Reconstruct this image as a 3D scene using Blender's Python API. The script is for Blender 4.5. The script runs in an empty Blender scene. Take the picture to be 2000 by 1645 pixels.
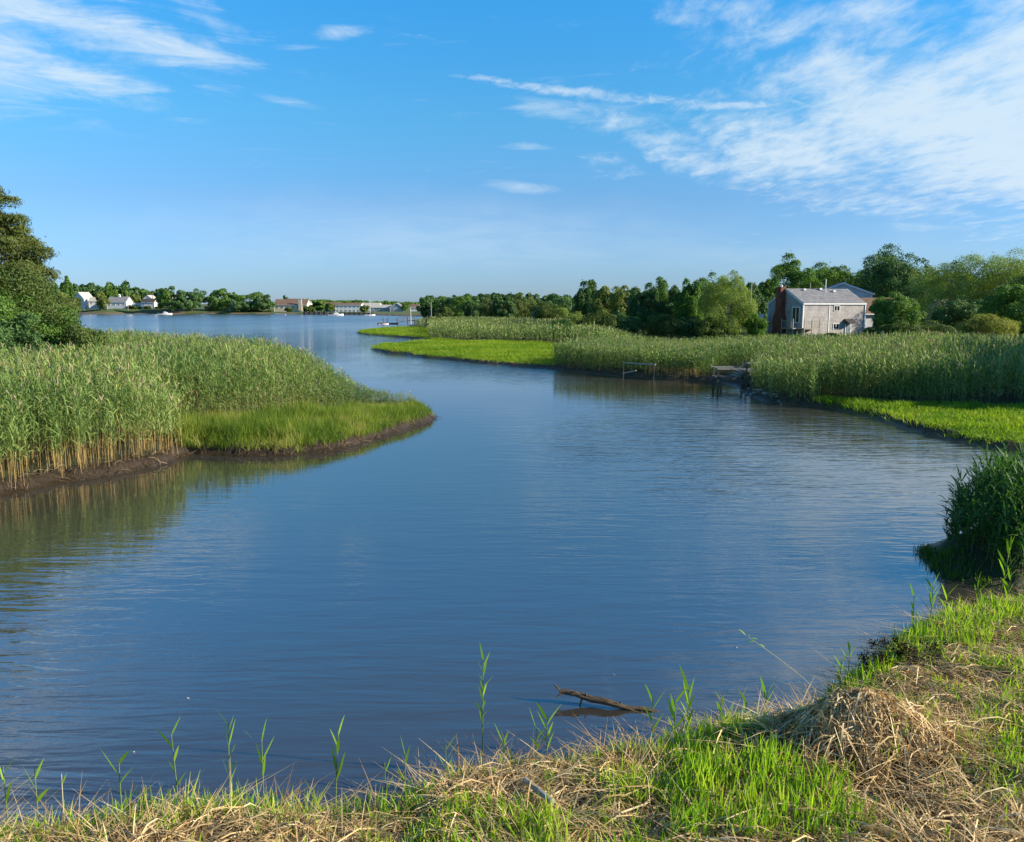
import bpy, math, random
import numpy as np
from mathutils import Vector
R = math.radians
rng = np.random.default_rng(7)
random.seed(7)
SC = bpy.context.scene
COL = SC.collection

# ------------------------------------------------------------------ camera
CAM_H = 5.2; FPX = 1570.0; TILT = math.atan((822.5 - 594) / FPX)
cd = bpy.data.cameras.new("camera"); cam = bpy.data.objects.new("camera", cd); COL.objects.link(cam)
cd.sensor_fit = 'HORIZONTAL'; cd.sensor_width = 36; cd.lens = 36 * FPX / 2000
cd.clip_start = 0.1; cd.clip_end = 9000
cam.location = (0, 0, CAM_H); cam.rotation_euler = (math.pi / 2 - TILT, 0, 0)
SC.camera = cam
ct, st = math.cos(TILT), math.sin(TILT)

def ray(px, py):
    a = (px - 1000) / FPX; b = (822.5 - py) / FPX
    return (a, ct + b * st, -st + b * ct)
def W(px, py, z=0.0):
    """world x, y of the point at height z seen at photo pixel px, py"""
    d = ray(px, py); t = (z - CAM_H) / d[2]
    return (d[0] * t, d[1] * t)
def XZ(px, py, depth):
    """world x, z of the pixel at world depth y"""
    d = ray(px, py); t = depth / d[1]
    return (d[0] * t, CAM_H + d[2] * t)

# ------------------------------------------------------------------ light
SUN_AZ = R(99)          # clockwise from +Y (east = +X)
SUN_EL = R(22)
tosun = Vector((math.sin(SUN_AZ) * math.cos(SUN_EL), math.cos(SUN_AZ) * math.cos(SUN_EL), math.sin(SUN_EL)))
sd = bpy.data.lights.new("sun", 'SUN'); so = bpy.data.objects.new("sun", sd); COL.objects.link(so)
sd.energy = 5.0; sd.angle = R(0.5); sd.color = (1.0, 0.86, 0.66)
so.rotation_euler = tosun.to_track_quat('Z', 'Y').to_euler()
so.location = (60, -30, 40)
SC.view_settings.view_transform = 'Standard'; SC.view_settings.look = 'None'
SC.view_settings.exposure = 0.78; SC.view_settings.gamma = 1.0
SC.cycles.max_bounces = 6; SC.cycles.diffuse_bounces = 3; SC.cycles.glossy_bounces = 3
SC.cycles.transmission_bounces = 4; SC.cycles.transparent_max_bounces = 6

# ------------------------------------------------------------------ sky
world = bpy.data.worlds.new("World"); SC.world = world; world.use_nodes = True
wn = world.node_tree; wn.nodes.clear(); WL = wn.links
def N(t, nt=None, **kw):
    n = (nt or wn).nodes.new(t)
    for k, v in kw.items(): setattr(n, k, v)
    return n
def mth(op, a, b=None, c=None, clamp=False, nt=None):
    nt = nt or wn
    n = nt.nodes.new('ShaderNodeMath'); n.operation = op; n.use_clamp = clamp
    for i, v in enumerate((a, b, c)):
        if v is None: continue
        if isinstance(v, (int, float)): n.inputs[i].default_value = v
        else: nt.links.new(v, n.inputs[i])
    return n.outputs[0]
def maprange(v, a, b, c=0.0, d=1.0, smooth=True, nt=None):
    nt = nt or wn
    n = nt.nodes.new('ShaderNodeMapRange'); n.interpolation_type = 'SMOOTHSTEP' if smooth else 'LINEAR'
    nt.links.new(v, n.inputs['Value'])
    n.inputs['From Min'].default_value = a; n.inputs['From Max'].default_value = b
    n.inputs['To Min'].default_value = c; n.inputs['To Max'].default_value = d
    return n.outputs[0]
out = N('ShaderNodeOutputWorld'); bg = N('ShaderNodeBackground')
WL.new(bg.outputs[0], out.inputs[0]); bg.inputs[1].default_value = 0.093
sky = N('ShaderNodeTexSky', sky_type='NISHITA'); sky.sun_disc = False
sky.sun_elevation = SUN_EL; sky.sun_rotation = SUN_AZ
sky.air_density = 1.0; sky.dust_density = 0.3; sky.ozone_density = 1.6
tint = N('ShaderNodeMix', data_type='RGBA', blend_type='MULTIPLY'); tint.inputs[0].default_value = 1
WL.new(sky.outputs[0], tint.inputs[6])
tc = N('ShaderNodeTexCoord'); sx = N('ShaderNodeSeparateXYZ'); WL.new(tc.outputs['Generated'], sx.inputs[0])
X, Y, Z = sx.outputs
az = mth('ARCTAN2', X, Y)
hor = mth('SQRT', mth('ADD', mth('MULTIPLY', X, X), mth('MULTIPLY', Y, Y)))
el = mth('ARCTAN2', Z, hor)
tr = N('ShaderNodeValToRGB'); WL.new(maprange(el, 0.0, .90, smooth=False), tr.inputs[0]); te = tr.color_ramp.elements
te[0].position = 0; te[0].color = (.38, .59, 1.14, 1); te[1].position = 1; te[1].color = (.26, .46, .62, 1)
for p_, c_ in ((.135, (.41, .68, 1.04)), (.238, (.35, .90, 1.20)), (.401, (.235, 1.07, 1.57)), (.467, (.25, 1.02, 1.45)), (.65, (.34, .74, 1.02))):
    q_ = te.new(p_); q_.color = (*c_, 1)
WL.new(tr.outputs[0], tint.inputs[7])
ae = N('ShaderNodeCombineXYZ'); WL.new(az, ae.inputs[0]); WL.new(el, ae.inputs[1])
zz = mth('ADD', mth('MAXIMUM', Z, 0.0), 0.06)
pl = N('ShaderNodeCombineXYZ'); WL.new(mth('DIVIDE', X, zz), pl.inputs[0]); WL.new(mth('DIVIDE', Y, zz), pl.inputs[1])
def noise(vec, scale, detail=6, rough=0.55, dist=0.0, sc=(1, 1, 1), rot=0.0, loc=(0, 0, 0)):
    m = N('ShaderNodeMapping'); WL.new(vec, m.inputs[0]); m.inputs['Scale'].default_value = sc
    m.inputs['Rotation'].default_value = (0, 0, rot); m.inputs['Location'].default_value = loc
    n = N('ShaderNodeTexNoise'); WL.new(m.outputs[0], n.inputs['Vector'])
    n.inputs['Scale'].default_value = scale; n.inputs['Detail'].default_value = detail
    n.inputs['Roughness'].default_value = rough; n.inputs['Distortion'].default_value = dist
    return n
# wobble the mask coordinates so no cloud has a clean edge
wob = noise(ae.outputs[0], 9, 5, 0.6)
wv = N('ShaderNodeVectorMath', operation='SUBTRACT'); WL.new(wob.outputs['Color'], wv.inputs[0]); wv.inputs[1].default_value = (.5, .5, .5)
ws = N('ShaderNodeVectorMath', operation='MULTIPLY'); WL.new(wv.outputs[0], ws.inputs[0]); ws.inputs[1].default_value = (.16, .05, 0)
wa = N('ShaderNodeVectorMath', operation='ADD'); WL.new(ae.outputs[0], wa.inputs[0]); WL.new(ws.outputs[0], wa.inputs[1])
ws2 = N('ShaderNodeVectorMath', operation='MULTIPLY'); WL.new(wv.outputs[0], ws2.inputs[0]); ws2.inputs[1].default_value = (.05, .012, 0)
wa2 = N('ShaderNodeVectorMath', operation='ADD'); WL.new(ae.outputs[0], wa2.inputs[0]); WL.new(ws2.outputs[0], wa2.inputs[1])
def blob(px, py, rx, ry, rot, gain=1.0, vec=None):
    d = Vector(ray(px, py)).normalized()
    a0 = math.atan2(d.x, d.y); e0 = math.asin(d.z)
    m = N('ShaderNodeMapping', vector_type='TEXTURE'); WL.new((vec or wa).outputs[0], m.inputs[0])
    m.inputs['Location'].default_value = (a0, e0, 0); m.inputs['Rotation'].default_value = (0, 0, R(rot))
    m.inputs['Scale'].default_value = (rx / FPX, ry / FPX, 1)
    l = N('ShaderNodeVectorMath', operation='LENGTH'); WL.new(m.outputs[0], l.inputs[0])
    return mth('MULTIPLY', maprange(l.outputs['Value'], 1.0, 0.0), gain)
def vmax(L):
    o = L[0]
    for q in L[1:]: o = mth('MAXIMUM', o, q)
    return o
# big broken sheet on the right
mR = vmax([blob(1880, 230, 620, 270, -8, 1.55), blob(1560, 300, 460, 150, -16, 1.2), blob(1330, 290, 380, 90, -18, 1.1),
           blob(2100, 80, 700, 260, 15, 1.5), blob(1700, 400, 560, 70, -12, .9), blob(1180, 330, 220, 60, -10, .7),
           blob(1640, 150, 260, 110, 10, 1.2), blob(1500, 75, 330, 90, 0, .80), blob(2600, 100, 900, 500, 0, 1.3), blob(2000, -420, 750, 480, 0, 1.25), blob(2050, 330, 420, 130, -5, 1.4),
           blob(1560, -350, 900, 220, 8, .8), blob(1420, 20, 200, 60, 0, .8), blob(1700, 20, 320, 60, 0, .95)])
nR1 = noise(pl.outputs[0], 1.0, 8, .6, .3, sc=(1.0, .45, 1), rot=.35, loc=(3, 1, 0)).outputs['Fac']
nR2 = noise(pl.outputs[0], 7.5, 6, .66, .3, sc=(1.0, .5, 1), rot=.5).outputs['Fac']
nn = mth('ADD', mth('MULTIPLY', nR1, .50), mth('MULTIPLY', nR2, .50))
dR = maprange(mth('SUBTRACT', mth('ADD', nn, mth('MULTIPLY', mR, .30)), .63), 0.0, .33)
# streaky cirrus on the left
mL = vmax([blob(170, 45, 420, 75, -10, 1.5), blob(330, 85, 330, 48, -9, 1.3), blob(130, 140, 330, 52, -12, 1.1), blob(60, 165, 260, 30, -8, .9),
           blob(410, 45, 160, 32, -12, .8), blob(-200, 60, 500, 150, -5, 1.3), blob(-300, -500, 700, 220, -12, 1.0)])
nL = noise(ae.outputs[0], 6.5, 9, .68, .8, sc=(1.0, 6.0, 1), rot=.17).outputs['Fac']
dL = maprange(mth('SUBTRACT', mth('ADD', nL, mth('MULTIPLY', mL, .32)), .57), 0.0, .50)
# thin wisps and the old contrail
mW = vmax([blob(665, 62, 120, 22, 5, 1.0, wa2), blob(600, 92, 110, 12, 3, .8, wa2), blob(770, 87, 120, 12, 2, .75, wa2),
           blob(570, 198, 110, 20, -10, .9, wa2), blob(600, 228, 120, 20, -14, .9, wa2), blob(1090, 215, 180, 34, -8, 1.1, wa2),
           blob(1200, 225, 200, 50, -8, .8, wa2), blob(1040, 288, 110, 16, -3, .9, wa2), blob(1040, 370, 190, 26, -8, 1.0, wa2),
           blob(960, 317, 120, 22, -2, .6, wa2), blob(770, 490, 240, 40, -3, .5, wa2), blob(1230, 498, 220, 20, -2, .5, wa2),
           blob(820, 435, 420, 50, -2, .45, wa2), blob(1790, 446, 200, 18, -3, .7, wa2), blob(1150, 440, 200, 30, -2, .45, wa2),
           blob(1900, 340, 420, 90, -4, .5, wa2)])
nW = noise(ae.outputs[0], 9.0, 8, .65, .6, sc=(1.0, 5.0, 1), rot=.12).outputs['Fac']
dW = mth('MULTIPLY', maprange(mth('SUBTRACT', mth('ADD', nW, mth('MULTIPLY', mW, .42)), .64), 0.0, .55), .72)
mC = vmax([blob(1100, 176, 290, 19, -5, 1.4, wa2), blob(1260, 194, 300, 18, -5, 1.2, wa2), blob(950, 157, 150, 11, -5, 1.3, wa2), blob(1430, 206, 220, 18, -3, 1.4, wa2)])
nC = noise(ae.outputs[0], 45, 6, .7, .8, sc=(1, 2.2, 1), rot=.5).outputs['Fac']
dC = mth('MULTIPLY', maprange(mth('SUBTRACT', mth('ADD', nC, mth('MULTIPLY', mC, .42)), .70), 0.0, .60), .80)
dH = mth('MULTIPLY', vmax([blob(850, 470, 800, 110, -1, .34), blob(1500, 500, 600, 60, 0, .22)]), maprange(nW, .3, .65, .45, 1.0))
dens = mth('MULTIPLY', vmax([dR, dL, dW, dC, dH]), .82)
dens = mth('MULTIPLY', dens, maprange(el, .01, .06))
mixc = N('ShaderNodeMix', data_type='RGBA'); WL.new(dens, mixc.inputs[0]); WL.new(tint.outputs[2], mixc.inputs[6])
mixc.inputs[7].default_value = (4.7, 5.5, 6.1, 1)
WL.new(mixc.outputs[2], bg.inputs[0])

# ------------------------------------------------------------------ object helpers
def tag(o, label=None, cat=None, group=None, kind=None):
    if label: o['label'] = label
    if cat: o['category'] = cat
    if group: o['group'] = group
    if kind: o['kind'] = kind
    return o
def empty(name, loc, rz=0.0):
    o = bpy.data.objects.new(name, None); COL.objects.link(o)
    o.location = loc; o.rotation_euler = (0, 0, rz); o.empty_display_size = .3
    return o
def np_mesh(name, V, F, mats, parent=None, fmat=None, attrs=None, smooth=False):
    V = np.asarray(V, np.float32).reshape(-1, 3); F = np.asarray(F, np.int32)
    me = bpy.data.meshes.new(name); k = F.shape[1]
    me.vertices.add(len(V)); me.vertices.foreach_set('co', V.ravel())
    me.loops.add(F.size); me.loops.foreach_set('vertex_index', F.ravel())
    me.polygons.add(len(F)); me.polygons.foreach_set('loop_start', np.arange(0, F.size, k, dtype=np.int32))
    if fmat is not None: me.polygons.foreach_set('material_index', np.asarray(fmat, np.int32))
    if smooth: me.polygons.foreach_set('use_smooth', np.ones(len(F), bool))
    me.update(calc_edges=True)
    for an, (typ, arr) in (attrs or {}).items():
        a = me.attributes.new(an, typ, 'POINT')
        a.data.foreach_set('value' if typ == 'FLOAT' else 'color', np.asarray(arr, np.float32).ravel())
    for m in (mats if isinstance(mats, (list, tuple)) else [mats]): me.materials.append(m)
    o = bpy.data.objects.new(name, me); COL.objects.link(o)
    if parent is not None: o.parent = parent
    return o
class MB:
    def __init__(s): s.v = []; s.f = []; s.m = []
    def add(s, vs, fs, mi=0):
        b = len(s.v); s.v += [tuple(v) for v in vs]; s.f += [tuple(b + i for i in f) for f in fs]; s.m += [mi] * len(fs)
    def box(s, c, d, rz=0.0, mi=0, ry=0.0):
        hx, hy, hz = d[0] / 2, d[1] / 2, d[2] / 2; vs = []
        for dx, dy, dz in ((-1,-1,-1),(1,-1,-1),(1,1,-1),(-1,1,-1),(-1,-1,1),(1,-1,1),(1,1,1),(-1,1,1)):
            x, y, z = dx * hx, dy * hy, dz * hz
            x, z = x * math.cos(ry) + z * math.sin(ry), -x * math.sin(ry) + z * math.cos(ry)
            x, y = x * math.cos(rz) - y * math.sin(rz), x * math.sin(rz) + y * math.cos(rz)
            vs.append((c[0] + x, c[1] + y, c[2] + z))
        s.add(vs, [(0,3,2,1),(4,5,6,7),(0,1,5,4),(1,2,6,5),(2,3,7,6),(3,0,4,7)], mi)
        return s
    def prism(s, pts, axis0, axis1, mi=0):
        """extrude a polygon of points (3-D at axis0) by the vector axis1"""
        n = len(pts); a = [tuple(Vector(p) + Vector(axis0)) for p in pts]; b = [tuple(Vector(p) + Vector(axis1)) for p in pts]
        s.add(a + b, [tuple(range(n))[::-1], tuple(range(n, 2 * n))] + [(i, (i + 1) % n, n + (i + 1) % n, n + i) for i in range(n)], mi)
        return s
    def tube(s, pts, rad, n=6, mi=0, jit=0.0, cap=True):
        rings = []
        for i, p in enumerate(pts):
            p = Vector(p); q0 = Vector(pts[max(i - 1, 0)]); q1 = Vector(pts[min(i + 1, len(pts) - 1)])
            t = (q1 - q0).normalized(); u = t.cross(Vector((0.13, 0.31, 1))).normalized()
            if u.length < .1: u = Vector((1, 0, 0))
            w = t.cross(u)
            rings.append([tuple(p + (u * math.cos(2 * math.pi * k / n) + w * math.sin(2 * math.pi * k / n)) * rad[i] * (1 + random.uniform(-jit, jit))) for k in range(n)])
        vs = [v for r in rings for v in r]
        fs = [(i * n + k, i * n + (k + 1) % n, (i + 1) * n + (k + 1) % n, (i + 1) * n + k) for i in range(len(pts) - 1) for k in range(n)]
        if cap: fs += [tuple(range(n))[::-1], tuple((len(pts) - 1) * n + k for k in range(n))]
        s.add(vs, fs, mi); return s
    def build(s, name, mats, parent=None, smooth=False):
        me = bpy.data.meshes.new(name); me.from_pydata(s.v, [], s.f)
        for m in (mats if isinstance(mats, (list, tuple)) else [mats]): me.materials.append(m)
        me.polygons.foreach_set('material_index', s.m)
        if smooth: me.polygons.foreach_set('use_smooth', [True] * len(s.f))
        me.update()
        o = bpy.data.objects.new(name, me); COL.objects.link(o)
        if parent is not None: o.parent = parent
        return o

# ------------------------------------------------------------------ materials
def newmat(name):
    m = bpy.data.materials.new(name); m.use_nodes = True; nt = m.node_tree; nt.nodes.clear()
    o = nt.nodes.new('ShaderNodeOutputMaterial'); return m, nt, o
def nz(nt, scale, detail=4, rough=.55, sc=None, coord='Object', dist=0.0):
    t = nt.nodes.new('ShaderNodeTexCoord'); n = nt.nodes.new('ShaderNodeTexNoise')
    v = t.outputs[coord]
    if sc:
        m = nt.nodes.new('ShaderNodeMapping'); m.inputs['Scale'].default_value = sc; nt.links.new(v, m.inputs[0]); v = m.outputs[0]
    nt.links.new(v, n.inputs['Vector']); n.inputs['Scale'].default_value = scale
    n.inputs['Detail'].default_value = detail; n.inputs['Roughness'].default_value = rough; n.inputs['Distortion'].default_value = dist
    return n.outputs['Fac']
def ramp(nt, fac, stops):
    r = nt.nodes.new('ShaderNodeValToRGB'); nt.links.new(fac, r.inputs[0]); e = r.color_ramp.elements
    while len(e) > 1: e.remove(e[0])
    for i, (p, c) in enumerate(stops):
        q = e[0] if i == 0 else e.new(p)
        q.position = p; q.color = (*c, 1)
    return r.outputs[0]
def mat_plain(name, c1, c2, scale=3, rough=.8, bump=.0, sc=None, spec=.3, detail=5):
    m, nt, o = newmat(name); b = nt.nodes.new('ShaderNodeBsdfPrincipled'); nt.links.new(b.outputs[0], o.inputs[0])
    f = nz(nt, scale, detail, .6, sc)
    nt.links.new(ramp(nt, f, [(.3, c1), (.7, c2)]), b.inputs['Base Color']); b.inputs['Roughness'].default_value = rough
    b.inputs['Specular IOR Level'].default_value = spec
    if bump:
        bn = nt.nodes.new('ShaderNodeBump'); bn.inputs['Distance'].default_value = bump; nt.links.new(f, bn.inputs['Height']); nt.links.new(bn.outputs[0], b.inputs['Normal'])
    return m
def mat_leaf(name, stops, transl=.35, rough=.55, attr='tint', spec=.25, tcol=None):
    """stops: colour over the per-leaf random value 'tint'"""
    m, nt, o = newmat(name); a = nt.nodes.new('ShaderNodeAttribute'); a.attribute_name = attr
    c = ramp(nt, a.outputs['Fac'], stops)
    b = nt.nodes.new('ShaderNodeBsdfPrincipled'); nt.links.new(c, b.inputs['Base Color'])
    b.inputs['Roughness'].default_value = rough; b.inputs['Specular IOR Level'].default_value = spec
    t = nt.nodes.new('ShaderNodeBsdfTranslucent')
    mx = nt.nodes.new('ShaderNodeMix'); mx.data_type = 'RGBA'; mx.blend_type = 'MULTIPLY'; mx.inputs[0].default_value = 1
    nt.links.new(c, mx.inputs[6]); mx.inputs[7].default_value = (*(tcol or (1.3, 1.5, .5)), 1); nt.links.new(mx.outputs[2], t.inputs[0])
    s = nt.nodes.new('ShaderNodeMixShader'); s.inputs[0].default_value = transl
    nt.links.new(b.outputs[0], s.inputs[1]); nt.links.new(t.outputs[0], s.inputs[2]); nt.links.new(s.outputs[0], o.inputs[0])
    return m
M = {}
M['reed_leaf'] = mat_leaf('reed_leaf', [(0, (.070, .145, .045)), (.35, (.165, .260, .070)), (.65, (.27, .35, .105)), (.85, (.35, .38, .14)), (1, (.46, .42, .20))], .22)
M['reed_stalk'] = mat_leaf('reed_stalk', [(0, (.50, .34, .14)), (.28, (.46, .33, .13)), (.42, (.20, .25, .07)), (1, (.16, .24, .07))], .15, attr='hgt')
M['reed_stalk_green'] = mat_leaf('reed_stalk_green', [(0, (.20, .17, .08)), (.4, (.13, .17, .06)), (1, (.12, .18, .055))], .1, attr='hgt')
M['reed_plume'] = mat_leaf('reed_plume', [(0, (.33, .26, .17)), (1, (.46, .38, .25))], .3, tcol=(1.1, 1, .8))
M['reed_dark'] = mat_leaf('reed_dark_leaf', [(0, (.05, .13, .03)), (.5, (.10, .22, .045)), (1, (.20, .34, .06))], .3)
M['marsh'] = mat_leaf('marsh_blade', [(0, (.055, .115, .014)), (.45, (.15, .235, .024)), (.8, (.28, .32, .05)), (1, (.44, .37, .15))], .34)
M['turf'] = mat_leaf('turf_blade', [(0, (.09, .17, .012)), (.5, (.205, .335, .022)), (1, (.38, .42, .045))], .40)
M['shoot'] = mat_leaf('shoot_blade', [(0, (.11, .22, .02)), (.5, (.28, .46, .03)), (1, (.55, .60, .09))], .4, rough=.45)
M['wrack'] = mat_leaf('wrack_stalk', [(0, (.03, .02, .012)), (.6, (.09, .06, .035)), (1, (.26, .20, .12))], .05)
M['straw'] = mat_leaf('straw_blade', [(0, (.16, .09, .04)), (.3, (.46, .31, .13)), (.6, (.66, .49, .24)), (1, (.78, .64, .40))], .15, rough=.6, tcol=(1.1, 1, .7))
def leafset(name, base, transl=.3):
    d = np.array(base)
    return mat_leaf(name, [(0, tuple(d * .7)), (.5, tuple(d * 1.2)), (1, tuple(d * 1.7 + np.array((.012, .010, 0))))], transl, rough=.6)
M['oak'] = leafset('broad_leaf', (0.088, 0.166, 0.032))
M['dark'] = leafset('dark_leaf', (0.06, 0.123, 0.038), .2)
M['olive'] = leafset('olive_leaf', (0.15, 0.188, 0.048))
M['willow'] = leafset('willow_leaf', (0.175, 0.231, 0.056), .35)
M['vivid'] = leafset('vivid_leaf', (.085, .165, .028), .35)
M['pine'] = leafset('pine_needle', (.075, .100, .022), .15)
M['shrub'] = leafset('shrub_leaf', (.075, .112, .028), .3)
M['gold'] = leafset('gold_leaf', (.190, .200, .050), .35)
M['bark'] = mat_plain('bark', (.07, .05, .035), (.16, .13, .10), 6, .95, .03, sc=(1, 1, .25))
M['palebark'] = mat_plain('pale_bark', (.20, .17, .14), (.34, .31, .27), 6, .95, .02, sc=(1, 1, .25))
M['shingle'] = None

# ground: colour by cover attribute, mud wet and smooth by the water
def ground_mat():
    m, nt, o = newmat('bank_ground'); b = nt.nodes.new('ShaderNodeBsdfPrincipled'); nt.links.new(b.outputs[0], o.inputs[0])
    a = nt.nodes.new('ShaderNodeAttribute'); a.attribute_name = 'cover'
    f = nz(nt, 2.2, 8, .65); f2 = nz(nt, 18, 5, .6)
    fm = mth('ADD', mth('MULTIPLY', f, .6, nt=nt), mth('MULTIPLY', f2, .4, nt=nt), nt=nt)
    mx = nt.nodes.new('ShaderNodeMix'); mx.data_type = 'RGBA'; mx.blend_type = 'MULTIPLY'; mx.inputs[0].default_value = 1
    nt.links.new(a.outputs['Color'], mx.inputs[6]); nt.links.new(ramp(nt, fm, [(.3, (.55, .52, .5)), (.7, (1.5, 1.45, 1.4))]), mx.inputs[7])
    nt.links.new(mx.outputs[2], b.inputs['Base Color'])
    t = nt.nodes.new('ShaderNodeTexCoord'); s = nt.nodes.new('ShaderNodeSeparateXYZ'); nt.links.new(t.outputs['Object'], s.inputs[0])
    nt.links.new(maprange(s.outputs[2], .02, .22, .32, .95, nt=nt), b.inputs['Roughness'])
    bn = nt.nodes.new('ShaderNodeBump'); bn.inputs['Distance'].default_value = .11; bn.inputs['Strength'].default_value = 1.0
    nt.links.new(fm, bn.inputs['Height']); nt.links.new(bn.outputs[0], b.inputs['Normal'])
    return m
def water_mat():
    m, nt, o = newmat('creek_water'); b = nt.nodes.new('ShaderNodeBsdfPrincipled'); nt.links.new(b.outputs[0], o.inputs[0])
    b.inputs['Base Color'].default_value = (.048, .046, .040, 1); b.inputs['Roughness'].default_value = .035
    b.inputs['IOR'].default_value = 2.15; b.inputs['Specular IOR Level'].default_value = 1.0
    big = nz(nt, .045, 3, .5, sc=(1, .55, 1))
    wind = maprange(big, .42, .60, .22, 1.30, nt=nt)
    n1 = nz(nt, 1.25, 3, .5, sc=(.42, 1.5, 1), dist=.5)       # long soft ripples
    n2 = nz(nt, 4.5, 3, .55, sc=(.45, 1.25, 1), dist=.4)
    n3 = nz(nt, .35, 3, .5, sc=(.6, 1.2, 1))
    tw = nt.nodes.new('ShaderNodeTexCoord'); mw = nt.nodes.new('ShaderNodeMapping'); mw.inputs['Rotation'].default_value = (0, 0, R(-7)); mw.inputs['Scale'].default_value = (.62, 4.3, 1)
    n4n = nt.nodes.new('ShaderNodeTexNoise'); nt.links.new(tw.outputs['Object'], mw.inputs[0]); nt.links.new(mw.outputs[0], n4n.inputs['Vector']); n4n.inputs['Scale'].default_value = 1.0; n4n.inputs['Detail'].default_value = 2.5; n4n.inputs['Distortion'].default_value = .6
    n1 = mth('ADD', n1, mth('MULTIPLY', n4n.outputs['Fac'], .66, nt=nt), nt=nt)
    h = mth('ADD', mth('MULTIPLY', n1, .050, nt=nt), mth('ADD', mth('MULTIPLY', n2, .011, nt=nt), mth('MULTIPLY', n3, .035, nt=nt), nt=nt), nt=nt)
    # calmer close under the banks and near the viewer, livelier out on the open reach
    t = nt.nodes.new('ShaderNodeTexCoord'); s = nt.nodes.new('ShaderNodeSeparateXYZ'); nt.links.new(t.outputs['Object'], s.inputs[0])
    ymask = maprange(s.outputs[1], 10, 60, .80, 1.35, nt=nt)
    xmask = maprange(mth('ADD', mth('MULTIPLY', s.outputs[0], .81, nt=nt), mth('ADD', mth('MULTIPLY', s.outputs[1], -.58, nt=nt), 26.5, nt=nt), nt=nt), 4.5, 17, .13, 1.0, nt=nt)
    far = maprange(s.outputs[1], 45, 70, 0, 1, nt=nt)
    xm = mth('MAXIMUM', xmask, far, nt=nt)
    h = mth('MULTIPLY', mth('MULTIPLY', h, wind, nt=nt), mth('MULTIPLY', ymask, xm, nt=nt), nt=nt)
    nt.links.new(maprange(s.outputs[1], 50, 260, .035, .20, nt=nt), b.inputs['Roughness'])
    bn = nt.nodes.new('ShaderNodeBump'); bn.inputs['Distance'].default_value = 1.0; bn.inputs['Strength'].default_value = 1.0
    nt.links.new(h, bn.inputs['Height']); nt.links.new(bn.outputs[0], b.inputs['Normal'])
    return m

# ------------------------------------------------------------------ land outlines (water line, world metres)
def PW(pts, z=0.0): return [W(x, y, z) for x, y in pts]
def jag(poly, amp, step, seed):
    """break the straight runs of an outline into short uneven ones"""
    r = np.random.default_rng(seed); o = []
    for i in range(len(poly)):
        a = np.array(poly[i]); b = np.array(poly[(i + 1) % len(poly)]); L = np.linalg.norm(b - a)
        if max(abs(a[0]), abs(b[0])) > 400 or max(a[1], b[1]) > 200: o.append(tuple(a)); continue
        n = max(1, int(L / step))
        for k in range(n):
            p = a + (b - a) * k / n
            if k: p = p + r.normal(0, amp, 2)
            o.append(tuple(p))
    return o
LEFT = PW([(-500, 1130), (0, 972), (120, 945), (230, 928), (345, 902), (372, 889), (480, 893), (560, 891), (640, 884), (720, 865), (775, 845), (825, 830), (857, 817)]) + \
       [(-4.9, 41.0), (-7.2, 42.5), (-10, 46), (-16, 53), (-24, 59), (-33, 66), (-45, 74), (-80, 85), (-150, 60), (-120, 15)]
RIGHT = PW([(722, 684), (760, 691), (820, 699), (900, 707), (1000, 716), (1080, 722), (1120, 727), (1200, 735), (1290, 741), (1365, 745), (1400, 747), (1435, 756), (1452, 770), (1490, 786),
            (1560, 793), (1620, 800), (1700, 817), (1760, 838), (1850, 862), (1920, 876), (2000, 886)]) + \
        [(24, 24), (30, 15), (60, 0), (3000, -200), (3500, 3000), (900, 3000), (300, 900), (40, 560)] + \
        PW([(870, 616), (868, 620), (930, 623), (960, 626), (885, 630), (850, 633), (798, 636), (803, 641), (740, 644), (694, 650), (712, 655), (770, 659), (828, 664), (834, 671), (790, 674), (745, 677)])
FAR = PW([(-800, 611.5), (-200, 611), (100, 611.5), (190, 614.4), (225, 614.2), (245, 613.4), (320, 613.6), (400, 613.6), (500, 614), (560, 614.3), (640, 614.6), (725, 614.9), (735, 616), (800, 618), (866, 619)]) + \
      [(-38, 560), (40, 800), (900, 3000), (-3500, 3000), (-3500, 700)]
NEAR = PW([(-700, 1700), (-200, 1655), (0, 1645), (110, 1660), (180, 1640), (330, 1615), (480, 1592), (560, 1606), (720, 1612), (800, 1572), (900, 1528), (1000, 1512), (1120, 1512), (1200, 1492),
           (1265, 1490), (1300, 1462), (1450, 1436), (1560, 1425), (1610, 1390), (1690, 1330), (1712, 1290), (1740, 1262), (1830, 1222), (1900, 1205), (2000, 1190)]) + [(16, 13.5), (60, -8), (60, -60), (-60, -60), (-60, 2)]
CLUMP = PW([(1791, 1077), (1800, 1092), (1812, 1106), (1850, 1130), (1910, 1146), (2000, 1165)]) + [(15, 15.0), (30, 14), (32, 21), (22, 22)] + PW([(2010, 1020), (1930, 1030), (1850, 1050), (1810, 1062)])
LEFT, RIGHT, NEAR = jag(LEFT, .16, 1.3, 1), jag(RIGHT, .28, 2.2, 2), jag(NEAR, .06, .5, 3)
CLUMP = jag(CLUMP, .04, .4, 4)
LANDS = [np.array(p) for p in (LEFT, RIGHT, FAR, NEAR, CLUMP)]
def inside(poly, P):
    c = np.zeros(len(P), bool); n = len(poly); x, y = P[:, 0], P[:, 1]
    for i in range(n):
        x1, y1 = poly[i]; x2, y2 = poly[(i + 1) % n]
        if y1 == y2: continue
        k = ((y1 > y) != (y2 > y)) & (x < (x2 - x1) * (y - y1) / (y2 - y1) + x1)
        c ^= k
    return c
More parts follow.
